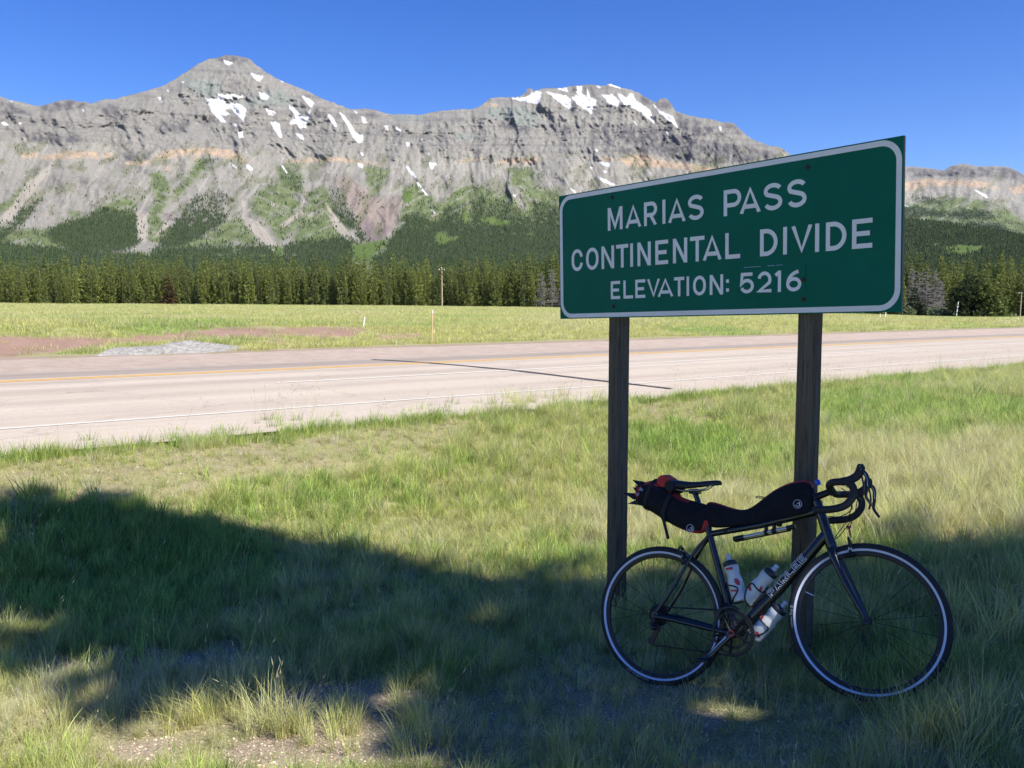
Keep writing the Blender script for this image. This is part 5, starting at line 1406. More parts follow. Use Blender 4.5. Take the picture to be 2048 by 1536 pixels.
for x_, hw, zc_, hh in ST:
    for k in range(nf):
        q = 2 * PI * k / nf; V.append((x_, hw * math.copysign(abs(math.cos(q)) ** 0.8, math.cos(q)), zc_ + hh * math.copysign(abs(math.sin(q)) ** 0.9, math.sin(q)) - 0.006 * (math.cos(q) ** 2)))
for i in range(len(ST) - 1):
    for k in range(nf): F.append((i * nf + k, i * nf + (k + 1) % nf, (i + 1) * nf + (k + 1) % nf, (i + 1) * nf + k))
F += [tuple(range(nf)), tuple((len(ST) - 1) * nf + k for k in range(nf))[::-1]]
mb = MB(); mb.add(V, F); sdo = mb.build('saddle', m_saddle, bike)
for s in (-1, 1):
    mb = MB(); mb.tube(spl([X((0.30, s * 0.012, 0.972)), X((0.262, s * 0.02, 0.951)), X((0.20, s * 0.022, 0.949)), X((0.14, s * 0.026, 0.950)), X((0.10, s * 0.036, 0.968))], 5), 0.0035, 8); mb.build('saddle_rail', m_silver, sdo)
# bottle cages
m_cage = plain('black_cage_wire', (0.012, 0.012, 0.013), 0.4, var=0.1)
def axis_frame(p, d, out):
    d = Vector(d).normalized(); o = (Vector(out) - d * Vector(out).dot(d)).normalized(); s = d.cross(o)
    return Matrix(((s.x, o.x, d.x, p.x), (s.y, o.y, d.y, p.y), (s.z, o.z, d.z, p.z), (0, 0, 0, 1)))
m_bottle, nt, b = newmat('translucent_bottle')
nb = noise(nt, 9.0, 4, 0.6, objcoord(nt))
nt.links.new(mixcol(nt, (0.50, 0.53, 0.54), (0.70, 0.69, 0.61), maprange(nt, nb, 0.35, 0.65)), b.inputs['Base Color'])
b.inputs['Roughness'].default_value = 0.35; b.inputs['Subsurface Weight'].default_value = 0.3; b.inputs['Subsurface Radius'].default_value = (0.03, 0.03, 0.03)
m_lid = plain('dark_bottle_lid', (0.02, 0.024, 0.028), 0.45, var=0.1)
m_nozzle = plain('frosted_nozzle', (0.50, 0.55, 0.62), 0.35, var=0.1)
m_redprint = plain('red_print', (0.48, 0.03, 0.035), 0.5, var=0.12)
def bottle(M, label, marks, cage_style):
    W = BM @ M
    r = bpy.data.objects.new('water_bottle', None); r.empty_display_size = 0.1; link(r); r.matrix_world = W
    tag(r, label, 'water bottle', 'water bottles in the bicycle cages')
    prof = [(0.030, 0.0), (0.0355, 0.004), (0.0368, 0.015), (0.0368, 0.085), (0.0360, 0.100), (0.0318, 0.116), (0.0308, 0.124), (0.0318, 0.132), (0.0350, 0.146), (0.0352, 0.163), (0.0325, 0.172), (0.031, 0.174)]
    mb = MB(); mb.lathe(prof, n=28); bd = mb.build('bottle_body', m_bottle, r)
    mb = MB(); mb.lathe([(0.0335, 0.170), (0.0345, 0.172), (0.0345, 0.187), (0.0325, 0.190), (0.022, 0.196), (0.014, 0.198)], n=28); mb.build('lid', m_lid, r)
    mb = MB(); mb.lathe([(0.0125, 0.197), (0.0125, 0.207), (0.0095, 0.209), (0.0095, 0.215), (0.0125, 0.217), (0.0115, 0.227), (0.006, 0.2285)], n=18); mb.build('nozzle', m_nozzle, r)
    for (a0, h0, w, h, kind) in marks:                              # printed shapes wrapped on the body
        V = []; F = []; nu, nv = 7, 5
        for j in range(nv):
            for i in range(nu):
                u = i / (nu - 1) - .5; v = j / (nv - 1) - .5
                if kind == 'diamond': u2, v2 = u * (1 - 0.55 * abs(v) * 2) + 0.25 * v, v
                elif kind == 'flag': u2, v2 = u, v * (1 - 0.3 * (u + .5)) + 0.10 * math.sin(u * 5)
                else: u2, v2 = u + 0.5 * v, v * (0.45 + 0.9 * abs(math.cos(u * 4)))
                hh = h0 + v2 * h; rr = float(np.interp(hh, [p[1] for p in prof], [p[0] for p in prof])) + 0.0006
                aa = math.radians(a0) + u2 * w / rr
                V.append((rr * math.cos(aa), rr * math.sin(aa), hh))
        for j in range(nv - 1):
            for i in range(nu - 1): F.append((j * nu + i, j * nu + i + 1, (j + 1) * nu + i + 1, (j + 1) * nu + i))
        mb = MB(); mb.add(V, F); mb.build('print_mark', m_redprint, bd)
    return r
def cage(M, style):
    mb = MB(); R0 = 0.0388; Y0 = -0.040                             # local frame: z along the bottle, -y towards the tube
    T = lambda a, h, r=R0: M @ X((r * math.cos(math.radians(a)), r * math.sin(math.radians(a)), h))
    mb.tube([M @ X((0, Y0, 0.0)), M @ X((0, Y0, 0.10))], 0.006, 8, r2=0.010, up=(0, 1, 0))
    for s in (-1, 1):
        f = lambda a: -90 + s * a
        if style == 'tri': pts = [T(f(5), 0.088), T(f(40), 0.083), T(f(85), 0.074), T(f(112), 0.060), T(f(106), 0.044), T(f(60), 0.016), T(f(10), 0.000)]
        else: pts = [T(f(6), 0.102), T(f(26), 0.088), T(f(70), 0.088), T(f(118), 0.090), T(f(136), 0.078), T(f(126), 0.045), T(f(88), 0.012), T(f(40), 0.000), T(f(8), 0.012)]
        mb.tube(spl(pts, 5), 0.0038, 7)
    if style != 'tri': mb.tube([M @ X((0, Y0 + .004, 0.085)), M @ X((0, Y0 + .002, 0.112)), M @ X((0, Y0 + 0.009, 0.122))], [0.009, 0.008, 0.006], 8)
    mb.tube([T(-100, -0.003, 0.036), M @ X((0, -0.01, -0.004)), M @ X((0, 0.012, -0.003))], 0.005, 7)
    mb.build('bottle_cage', m_cage, bike)
s_dir = (SC - BB).normalized(); s_out = X((s_dir.z, 0, -s_dir.x))
M1 = axis_frame(BB + s_dir * 0.135 + s_out * 0.062, s_dir, s_out)
M2 = axis_frame(BB + d_dir * 0.145 + d_up * 0.068, d_dir, d_up)
M3 = axis_frame(BB + d_dir * 0.050 - d_up * 0.072, d_dir, -d_up)
# in these frames +x (or -x) is the rider's right hand side; find the angle that faces it
def right_angle(M):
    v = M.to_3x3().inverted() @ X((0, -1, 0)); return math.degrees(math.atan2(v.y, v.x))
for M, lab, mk_, stl in ((M1, 'white bottle with red prints held upright on the seat tube', [(0, 0.156, 0.036, 0.014, 'flag'), (34, 0.088, 0.026, 0.034, 'diamond'), (-8, 0.052, 0.034, 0.010, 'x')], 'tri'),
                         (M2, 'white bottle with red prints slanting above the down tube', [(40, 0.098, 0.014, 0.024, 'x'), (-30, 0.066, 0.030, 0.017, 'x')], 'loop'),
                         (M3, 'cloudy half empty bottle slanting below the down tube', [(-50, 0.098, 0.022, 0.024, 'x'), (20, 0.030, 0.026, 0.016, 'x')], 'loop')):
    ra = right_angle(M); sg = 1 if (M.to_3x3() @ X((math.cos(math.radians(ra + 90)), math.sin(math.radians(ra + 90)), 0))).x > 0 else -1
    bottle(M, lab, [(ra + sg * a0, h0, w, h, k) for a0, h0, w, h, k in mk_], stl)
    cage(M, stl)
# mini pump clipped under the top tube
pm = bpy.data.objects.new('bicycle_pump', None); link(pm); pm.matrix_world = BM @ Matrix.Translation(X((0.55, -0.016, 0.733)))
tag(pm, 'slim silver and black hand pump clipped under the top tube', 'bicycle pump')
pa, pb = X((-0.150, 0, -0.030)), X((0.150, 0, 0.023)); pd_ = (pb - pa).normalized()
def seg(name, t0, t1, r, mat):
    mb = MB(); mb.tube([pa.lerp(pb, t0), pa.lerp(pb, t1)], r, 14); mb.build(name, mat, pm)
seg('pump_handle', 0.0, 0.17, 0.0125, m_alloy_black); seg('barrel', 0.165, 0.87, 0.0082, m_silver); seg('pump_head', 0.865, 1.0, 0.0115, m_alloy_black)
seg('collar', 0.51, 0.56, 0.0125, m_alloy_black); seg('collar', 0.63, 0.70, 0.0125, m_alloy_black)
mb = MB(); mb.tube([pa.lerp(pb, 0.03) + X((0, 0, -0.013)), pa.lerp(pb, 0.93) + X((0, 0, -0.014))], 0.004, 8); mb.build('hose', m_alloy_black, pm)
for t in (0.535, 0.665): mb = MB(); q = pa.lerp(pb, t); mb.box((q.x, q.y + 0.006, q.z + 0.013), (0.014, 0.018, 0.030)); mb.build('clip', m_alloy_black, pm)
# bags
m_bag, nt, b = newmat('black_bag_cloth')
w1 = noise(nt, 9.0, 6, 0.65, objcoord(nt), 1.5); 
nt.links.new(mixcol(nt, (0.006, 0.007, 0.011), (0.013, 0.014, 0.020), w1), b.inputs['Base Color']); b.inputs['Roughness'].default_value = 0.8; b.inputs['Specular IOR Level'].default_value = 0.25
bump(nt, b, w1, 0.9, 0.05)
m_bagred = plain('red_bag_cloth', (0.42, 0.020, 0.015), 0.7, var=0.3, vscale=14, bumps=0.4, bscale=25)
m_baggrey = plain('grey_webbing', (0.22, 0.24, 0.32), 0.7, var=0.15)
m_strap = plain('black_webbing', (0.010, 0.010, 0.012), 0.8, var=0.2)
m_emblem = plain('pale_emblem', (0.50, 0.50, 0.56), 0.6, var=0.05)
def loft(ST, n, redtest, ex=0.75, crease=0.0, seed=1):
    """stations (x, zbottom, ztop, half width[, tilt]) swept with rounded sections; two materials"""
    V = []; F = []; mi = []; g7 = np.random.default_rng(seed)
    for i, s_ in enumerate(ST):
        x_, zb, zt, hw = s_[:4]; tl = s_[4] if len(s_) > 4 else 0.0
        for k in range(n):
            q = 2 * PI * k / n; c_, s__ = math.cos(q), math.sin(q)
            dz = math.copysign(abs(s__) ** ex, s__); dy = math.copysign(abs(c_) ** ex, c_)
            j = 1 + crease * g7.normal()
            V.append((x_ + tl * dz * (zt - zb) / 2, hw * dy * j, (zb + zt) / 2 + dz * (zt - zb) / 2 * j))
    for i in range(len(ST) - 1):
        for k in range(n):
            F.append((i * n + k, i * n + (k + 1) % n, (i + 1) * n + (k + 1) % n, (i + 1) * n + k)); mi.append(1 if redtest(i, (k + .5) / n) else 0)
    F += [tuple(range(n))[::-1], tuple((len(ST) - 1) * n + k for k in range(n))]; mi += [0, 0]
    return V, F, mi
def bag_obj(name, V, F, mi, mats, parent):
    me = bpy.data.meshes.new(name); me.from_pydata(V, [], F)
    for m in mats: me.materials.append(m)
    me.polygons.foreach_set('material_index', mi); me.polygons.foreach_set('use_smooth', [True] * len(F)); me.update()
    o = link(bpy.data.objects.new(name, me), parent)
    sb = o.modifiers.new('soft', 'SUBSURF'); sb.levels = 1; sb.render_levels = 2
    return o
def emblem(parent, c_, r):
    mb = MB(); n = 36; V = []
    for rr in (r, r * 0.88):
        V += [(c_[0] + rr * math.cos(2 * PI * k / n), c_[1], c_[2] + rr * math.sin(2 * PI * k / n)) for k in range(n)]
    mb.add(V, [(k, n + k, n + (k + 1) % n, (k + 1) % n) for k in range(n)])
    for poly in ([(-.25, .02), (.53, .52), (.62, -.50), (.30, -.58), (.27, .06)], [(-.70, -.15), (-.38, -.15), (.30, -.66), (.02, -.72)]):
        mb.add([(c_[0] + r * x_, c_[1] - 0.0004, c_[2] + r * z_) for x_, z_ in poly], [tuple(range(len(poly)))[::-1]])
    return mb.build('emblem', m_emblem, parent, smooth=False)
fb = bpy.data.objects.new('top_tube_bag', None); link(fb); fb.matrix_world = BM @ Matrix.Translation(X((0.55, 0, 0.79)))
tag(fb, 'long black bag with red top edge lying along the top tube', 'frame bag')
D = X((0.55, 0, 0.79))
FS = [(0.262, 0.80, 0.872, 0.020), (0.272, 0.768, 0.888, 0.026), (0.300, 0.758, 0.890, 0.029), (0.36, 0.760, 0.868, 0.030), (0.43, 0.766, 0.842, 0.030), (0.48, 0.770, 0.842, 0.030), (0.54, 0.776, 0.882, 0.031), (0.60, 0.782, 0.930, 0.032), (0.67, 0.792, 0.960, 0.033), (0.735, 0.802, 0.972, 0.033), (0.775, 0.812, 0.966, 0.031), (0.792, 0.83, 0.945, 0.024)]
V, F, mi = loft([(x_ - D.x, a_ - D.z, b_ - D.z, w_) for x_, a_, b_, w_ in FS], 20, lambda i, t: 0.165 < t < 0.335 and i not in (4, 5), 0.62, 0.012, 3)
fbb = bag_obj('bag_body', V, F, mi, [m_bag, m_bagred], fb)
emblem(fb, (0.722 - D.x, -0.0345, 0.857 - D.z), 0.0205)
mb = MB(); mb.tube(spl([X((0.555 - D.x, -0.004, 0.893 - D.z)), X((0.525 - D.x, -0.006, 0.897 - D.z)), X((0.517 - D.x, -0.004, 0.902 - D.z)), X((0.528 - D.x, -0.002, 0.905 - D.z)), X((0.556 - D.x, -0.002, 0.898 - D.z))], 5), 0.0022, 6); mb.build('zip_pull', m_strap, fb)
for x_ in (0.36, 0.62):
    mb = MB(); zb = float(np.interp(x_, [s_[0] for s_ in FS], [s_[1] for s_ in FS])) - D.z
    mb.tube([X((x_ - D.x, 0.020 * math.cos(q), zb - 0.006 + 0.020 * math.sin(q))) for q in np.linspace(-PI, 0, 9)], 0.009, 6, r2=0.0015, up=(1, 0, 0)); mb.build('bag_strap', m_strap, fb)
sbg = bpy.data.objects.new('saddle_bag', None); link(sbg); D2 = X((0.16, 0, 0.84)); sbg.matrix_world = BM @ Matrix.Translation(D2)
tag(sbg, 'black and red rolled saddle bag hanging under the saddle', 'saddle bag')
pA, pB = X((0.262, 0, 0.790)), X((-0.082, 0, 0.945)); pdv = (pB - pA).normalized(); pup = X((-pdv.z, 0, pdv.x)); pup = pup if pup.z > 0 else -pup
SS = [(-0.02, -0.035, 0.052, 0.018), (0.0, -0.064, 0.078, 0.030), (0.04, -0.080, 0.082, 0.044), (0.11, -0.086, 0.070, 0.055), (0.18, -0.082, 0.062, 0.064), (0.235, -0.074, 0.086, 0.072), (0.29, -0.068, 0.104, 0.074), (0.33, -0.062, 0.098, 0.072), (0.372, -0.054, 0.070, 0.068), (0.392, -0.040, 0.048, 0.060)]
V = []; F = []; mi = []; n = 22; g8 = np.random.default_rng(8)
for i, (l_, zb, zt, hw) in enumerate(SS):
    for k in range(n):
        q = 2 * PI * k / n; dz = math.copysign(abs(math.sin(q)) ** .8, math.sin(q)); dy = math.copysign(abs(math.cos(q)) ** .8, math.cos(q)); j = 1 + 0.018 * g8.normal()
        p = pA + pdv * l_ + pup * ((zb + zt) / 2 + dz * (zt - zb) / 2 * j) - D2; V.append((p.x, hw * dy * j, p.z))
for i in range(len(SS) - 1):
    for k in range(n):
        t = (k + .5) / n; F.append((i * n + k, i * n + (k + 1) % n, (i + 1) * n + (k + 1) % n, (i + 1) * n + k))
        red = (i == 0 and 0.5 < t < 1.0) or (i in (1,) and 0.62 < t < 0.88) or (i in (3, 4) and 0.12 < t < 0.38) or (i in (6, 7) and 0.06 < t < 0.43 and not (i == 6 and 0.2 < t < 0.3)) or (i == 8 and (t < 0.10 or 0.40 < t < 0.60)) or (i in (2, 3) and 0.66 < t < 0.84)
        mi.append(1 if red else 0)
F += [tuple(range(n)), tuple((len(SS) - 1) * n + k for k in range(n))[::-1]]; mi += [0, 0]
bag_obj('bag_body', V, F, mi, [m_bag, m_bagred], sbg)
def on_bag(l_, h_, y_): return pA + pdv * l_ + pup * h_ + X((0, y_, 0)) - D2
# rolled closure with its stiff pointed flaps, the rolled red layer on top, straps and tabs
mb = MB()
for k, (h0, h1, tip, hh) in enumerate([(0.030, 0.062, 0.452, 0.052), (-0.002, 0.034, 0.440, 0.020), (-0.040, 0.000, 0.462, -0.036), (-0.062, -0.030, 0.430, -0.074)]):
    for yy in (-0.050, 0.0, 0.048):
        e_ = 0.012 * math.sin(k * 2.1 + yy * 60)
        a_, b_, c_ = on_bag(0.375, h0, yy - 0.026), on_bag(0.375, h1, yy + 0.010), on_bag(tip - 0.012 + e_, hh + e_ * 0.5, yy - 0.004)
        d_ = on_bag(0.380, (h0 + h1) / 2, yy + 0.022)
        mb.add([a_, b_, c_, d_], [(0, 1, 2), (1, 3, 2), (3, 0, 2), (0, 3, 1)])
mb.build('closure_flaps', m_strap, sbg, smooth=False)
mb = MB(); pts = [on_bag(0.285 + 0.035 * math.cos(q), 0.094 + 0.020 * math.sin(q), 0) for q in (0,)]
mb.tube([on_bag(0.270, 0.106, -0.068), on_bag(0.270, 0.112, 0), on_bag(0.270, 0.106, 0.068)], [0.030, 0.034, 0.030], 14); mb.build('rolled_top', m_bagred, sbg)
mb = MB(); mb.tube([on_bag(0.226, 0.096, -0.070), on_bag(0.221, 0.108, 0), on_bag(0.226, 0.096, 0.070)], [0.026, 0.030, 0.026], 14); mb.build('rolled_edge', m_strap, sbg)
for l_, w_ in ((0.320, 0.010), (0.208, 0.011)):
    k = int(np.argmin([abs(s_[0] - l_) for s_ in SS])); zb, zt, hw = [float(np.interp(l_, [s_[0] for s_ in SS], [s_[j] for s_ in SS])) for j in (1, 2, 3)]
    mb = MB(); mb.tube([on_bag(l_, (zb + zt) / 2 + math.copysign(abs(math.sin(q)) ** .8, math.sin(q)) * ((zt - zb) / 2 + 0.003), math.copysign(abs(math.cos(q)) ** .8, math.cos(q)) * (hw + 0.003)) for q in np.linspace(0, 2 * PI, 40, endpoint=False)], w_, 6, r2=0.0022, up=pdv, closed=True); mb.build('bag_strap', m_strap, sbg)
for (l_, h_, lx, hx) in ((0.300, 0.050, 0.022, 0.010), (0.362, 0.024, 0.010, 0.008), (0.372, -0.004, 0.009, 0.008)):
    hw = float(np.interp(l_, [s_[0] for s_ in SS], [s_[3] for s_ in SS])) * (0.97 if h_ < 0.04 else 0.84)
    mb = MB(); c_ = on_bag(l_, h_, -hw - 0.004)
    mb.add([c_ + pdv * sx * lx + pup * (sz * hx * (1.0 if sx > 0 else 0.75)) + X((0, sy * 0.0015, 0)) for sx in (-1, 1) for sz in (-1, 1) for sy in (-1, 1)], [(0, 1, 3, 2), (4, 6, 7, 5), (0, 4, 5, 1), (2, 3, 7, 6), (0, 2, 6, 4), (1, 5, 7, 3)]); mb.build('webbing_tab', m_baggrey, sbg, smooth=False)
mb = MB(); a_ = X((0.055, -0.066, 0.846)) - D2; mb.tube([a_, a_ + X((0.006, -0.001, -0.05)), a_ + X((0.028, -0.002, -0.138))], 0.0085, 6, r2=0.0016, up=(1, 0, 0)); mb.build('hanging_strap', m_strap, sbg)
emblem(sbg, (0.196 - D2.x, -0.0565, 0.757 - D2.z), 0.0205)
# bottle cap and small lamp at the stem
mb = MB(); p = st(HT + ax * 0.034); mb.lathe([(0.012, 0), (0.012, 0.010), (0.007, 0.012)], p, SR @ ax, 14); mb.build('top_cap', m_alloy_black, bike)
mb = MB(); p = st(X((0.812, -0.016, 0.950))); mb.lathe([(0.013, -0.006), (0.013, 0.010), (0.009, 0.016), (0.004, 0.017)], p, SR @ X((-0.2, -0.5, 0.9)), 12); mb.build('blue_bell', m_blue, bike)
# ------------------------------------------------------------------ trees that shade the sign (they stand right of and behind the viewer)
for k, (x, y, H, R_, base) in enumerate([(4.5, 0.9, 13.3, 1.9, 0.59), (6.1, 0.0, 13.8, 2.0, 0.68), (7.7, -0.7, 14.6, 1.9, 0.46), (9.9, -1.5, 14.7, 2.1, 0.36), (11.6, -1.4, 14.2, 2.0, 0.34), (13.4, -1.4, 12.8, 1.6, 0.34)]):
    ms = pine('shade_pine', H, R_ * 1.2, 500 + k, n=[3000, 2800, 2400, 2300, 2300, 2200][k], base=base, power=0.5, leafs=0.36, whorls=14, lumps=1.08)
    place_tree('lodgepole_pine', ms, (x, y, float(ground(np.array([x]), np.array([y]))[0]) - 0.2), k * 1.1, 1.0,
               'tall pine just outside the picture on the right, throwing its shade over the sign', 'pine tree', 'shade pines outside the picture')

# ------------------------------------------------------------------ grass
def grass_mat(name, trans=0.48):
    m, nt, b = newmat(name)
    at = N(nt, 'ShaderNodeAttribute', attribute_name='leaf')
    ti = N(nt, 'ShaderNodeAttribute', attribute_name='tint'); ti.attribute_type = 'INSTANCER'
    hs = N(nt, 'ShaderNodeAttribute', attribute_name='straw')
    c = mixcol(nt, ti.outputs['Color'], (0.60, 0.53, 0.33), hs.outputs['Fac'])
    v = maprange(nt, at.outputs['Fac'], 0, 1, 0.62, 1.38)
    mm = nt.nodes.new('ShaderNodeVectorMath'); mm.operation = 'SCALE'; nt.links.new(c, mm.inputs[0]); nt.links.new(v, mm.inputs['Scale'])
    nt.links.new(mm.outputs[0], b.inputs['Base Color']); b.inputs['Roughness'].default_value = 0.55; b.inputs['Specular IOR Level'].default_value = 0.25
    tr = nt.nodes.new('ShaderNodeBsdfTranslucent'); nt.links.new(mm.outputs[0], tr.inputs['Color'])
    mx = nt.nodes.new('ShaderNodeMixShader'); mx.inputs[0].default_value = trans
    nt.links.new(b.outputs[0], mx.inputs[1]); nt.links.new(tr.outputs[0], mx.inputs[2]); nt.links.new(mx.outputs[0], nt.nodes['Material Output'].inputs['Surface'])
    return m
m_grass = grass_mat('grass_blades')
def tuft(name, nb, spread, h, width, lean, seed, heads=0.0, straw=0.0, segs=3):
    g9 = np.random.default_rng(seed); V = []; F = []; L = []; S = []
    for b_ in range(nb):
        r = spread * math.sqrt(g9.random()); a = g9.uniform(0, 6.28); bx, by = r * math.cos(a), r * math.sin(a)
        H = h * g9.uniform(0.45, 1.15); w = width * g9.uniform(0.7, 1.3)
        az = a + g9.normal(0, 0.8); ln = abs(g9.normal(lean, lean * 0.5)) * H
        dx, dy = ln * math.cos(az) + 0.12 * H, ln * math.sin(az)
        sx, sy = -math.sin(az + g9.normal(0, .5)), math.cos(az + g9.normal(0, .5))
        lf = g9.random(); st_ = 1.0 if g9.random() < straw else 0.0
        k0 = len(V)
        for i in range(segs + 1):
            t = i / segs; ww = w * (1 - t ** 1.6) * 0.5 if i < segs else w * 0.05
            x = bx + dx * t ** 1.9; y = by + dy * t ** 1.9; z = H * (t - 0.22 * t * t * min(1.5, ln / H + .2)) - 0.012 * (1 - t)
            V += [(x - sx * ww, y - sy * ww, z), (x + sx * ww, y + sy * ww, z)]
        for i in range(segs): q = k0 + 2 * i; F.append((q, q + 1, q + 3, q + 2)); L.append(lf); S.append(st_)
        if g9.random() < heads:                                     # seed head along the top of the stalk
            tx, ty, tz = V[-1]; px_, py_, pz_ = V[-3]
            d = Vector((tx - px_, ty - py_, tz - pz_)).normalized(); side = Vector((sx, sy, 0)); up2 = d.cross(side)
            hl = H * g9.uniform(0.09, 0.15); hw = 0.0026 * (h / 0.4) ** 0.3
            c0 = Vector((tx, ty, tz)) - d * hl * 0.6
            for ax_ in (side, up2):
                k0 = len(V); V += [tuple(c0), tuple(c0 + d * hl * .35 + ax_ * hw), tuple(c0 + d * hl), tuple(c0 + d * hl * .35 - ax_ * hw)]
                F.append((k0, k0 + 1, k0 + 2, k0 + 3)); L.append(0.75); S.append(0.9)
    me = bpy.data.meshes.new(name); me.from_pydata(V, [], F); me.materials.append(m_grass); me.update()
    attr(me, 'leaf', 'FLOAT', 'FACE', np.array(L, np.float32)); attr(me, 'straw', 'FLOAT', 'FACE', np.array(S, np.float32))
    return me
K = []
for i in range(3): K.append(tuft('fine_grass', 20, 0.055, 0.115, 0.0038, 0.50, 600 + i, straw=0.14))         # 0-2
for i in range(3): K.append(tuft('lush_grass', 18, 0.055, 0.17, 0.0062, 0.40, 610 + i, straw=0.05))         # 3-5
for i in range(3): K.append(tuft('bunch_grass', 40, 0.042, 0.24, 0.0029, 0.48, 620 + i, heads=0.04, straw=0.28, segs=4))   # 6-8
for i in range(3): K.append(tuft('seed_grass', 6, 0.05, 0.42, 0.0022, 0.25, 630 + i, heads=0.9, straw=0.55, segs=4))       # 9-11
for i in range(2): K.append(tuft('dry_thatch', 24, 0.07, 0.07, 0.0032, 1.1, 640 + i, straw=0.9))            # 12-13
g = np.random.default_rng(99)
PA = []
def put_grass(P, idx, s, sz, tint):
    n = len(P); PA.append((P, idx, np.stack([s, s, s * sz], 1), tint))
def tints(n, a, b_, v=0.14):
    t = g.random((n, 1)); v = v * 1.0; c = np.array(a)[None] * (1 - t) + np.array(b_)[None] * t
    return np.clip(c * 2.25 * np.array([1.10, 1.06, 1.0]) * (1 + g.normal(0, v, (n, 1))), 0.01, 0.62)
# candidates over the near verge
NC = 310000
yy = 2.0 + 25.5 * g.random(NC) ** 1.0; xx = g.uniform(-1, 1, NC) * (0.72 * yy + 4.0)
xx = np.concatenate([xx, g.uniform(-4, 4, 34000)]); yy = np.concatenate([yy, g.uniform(1.8, 5.5, 34000)])
keepw = np.clip((0.72 * yy + 4.0) / 12.0, 0.2, 1.0)                  # equalise the density per square metre
keep = g.random(len(xx)) < np.where(np.arange(len(xx)) < NC, keepw, 0.9)
xx, yy = xx[keep], yy[keep]
p_, q_ = pq(xx, yy)
edge = 9.85 + 0.30 * fbm(q_ * 0.9, q_ * 0 + 4.4, 3, 81)
k = p_ < edge; xx, yy, p_, q_, edge = xx[k], yy[k], p_[k], q_[k], edge[k]
zz = ground(xx, yy)
Zb, Zt, Zl, Zd, Zr = zone(xx, yy, zz)
clump = fbm(xx * 2.3, yy * 2.3, 3, 83); big = fbm(xx * 0.55, yy * 0.55, 3, 85)
dens = (0.80 + 0.6 * clump) * (1 - 0.93 * Zb) * (1 - 0.36 * Zt) * (1 + 0.3 * Zl) * np.where(yy < 4.3, 0.62, 1.0)
ok = g.random(len(xx)) < np.clip(dens, 0.02, 1)
xx, yy, zz, p_, q_, clump, big = [a[ok] for a in (xx, yy, zz, p_, q_, clump, big)]
Zb, Zt, Zl, Zd, edge = [a[ok] for a in (Zb, Zt, Zl, Zd, edge)]
n = len(xx); P = np.stack([xx, yy, zz], 1)
u = g.random(n)
kind = g.integers(0, 3, n)
lush = (0.75 * Zl + 0.55 * sstep(big, -0.05, 0.35) - 0.5 * Zd - 0.6 * Zt) > g.random(n); kind[lush] = g.integers(3, 6, lush.sum())
bun = ((0.10 + 0.30 * sstep(clump, 0.15, 0.45) + 0.25 * Zd) > u) & ~lush; kind[bun] = g.integers(6, 9, bun.sum())
dry = (g.random(n) < 0.18 + 0.30 * Zt + 0.2 * Zd); kind[dry & ~lush & ~bun] = g.integers(12, 14, (dry & ~lush & ~bun).sum())
tall = g.random(n) < 0.008 + 0.012 * Zd + 0.015 * sstep(p_, 9.1, 9.8); kind[tall] = g.integers(9, 12, tall.sum())
T = tints(n, (0.135, 0.175, 0.050), (0.235, 0.250, 0.085))
tl = tints(n, (0.105, 0.170, 0.042), (0.180, 0.225, 0.062)); T[lush] = tl[lush]
td = tints(n, (0.24, 0.235, 0.10), (0.36, 0.32, 0.165)); w = np.clip(Zd * 0.75 + 0.35 * sstep(-big, 0.0, 0.4) + 0.25 * Zt, 0, 0.9)
m_ = (g.random(n) < w) & ~lush; T[m_] = td[m_]
s = g.uniform(0.65, 1.2, n) * (1 + 0.35 * clump) * (1 - 0.38 * Zt) * (1 - 0.3 * Zb)
s = s * np.where(p_ > edge - 0.6, 1.10, 1.0) * np.clip(0.64 + 0.035 * yy, 0.68, 1.0)
T = T * np.clip(1 + 0.55 * fbm(xx * 5.5, yy * 5.5, 3, 91, 0.7) + g.normal(0, 0.16, n), 0.45, 1.7)[:, None]
put_grass(P, kind, s, g.uniform(0.8, 1.15, n), np.clip(T, 0.01, 0.66))
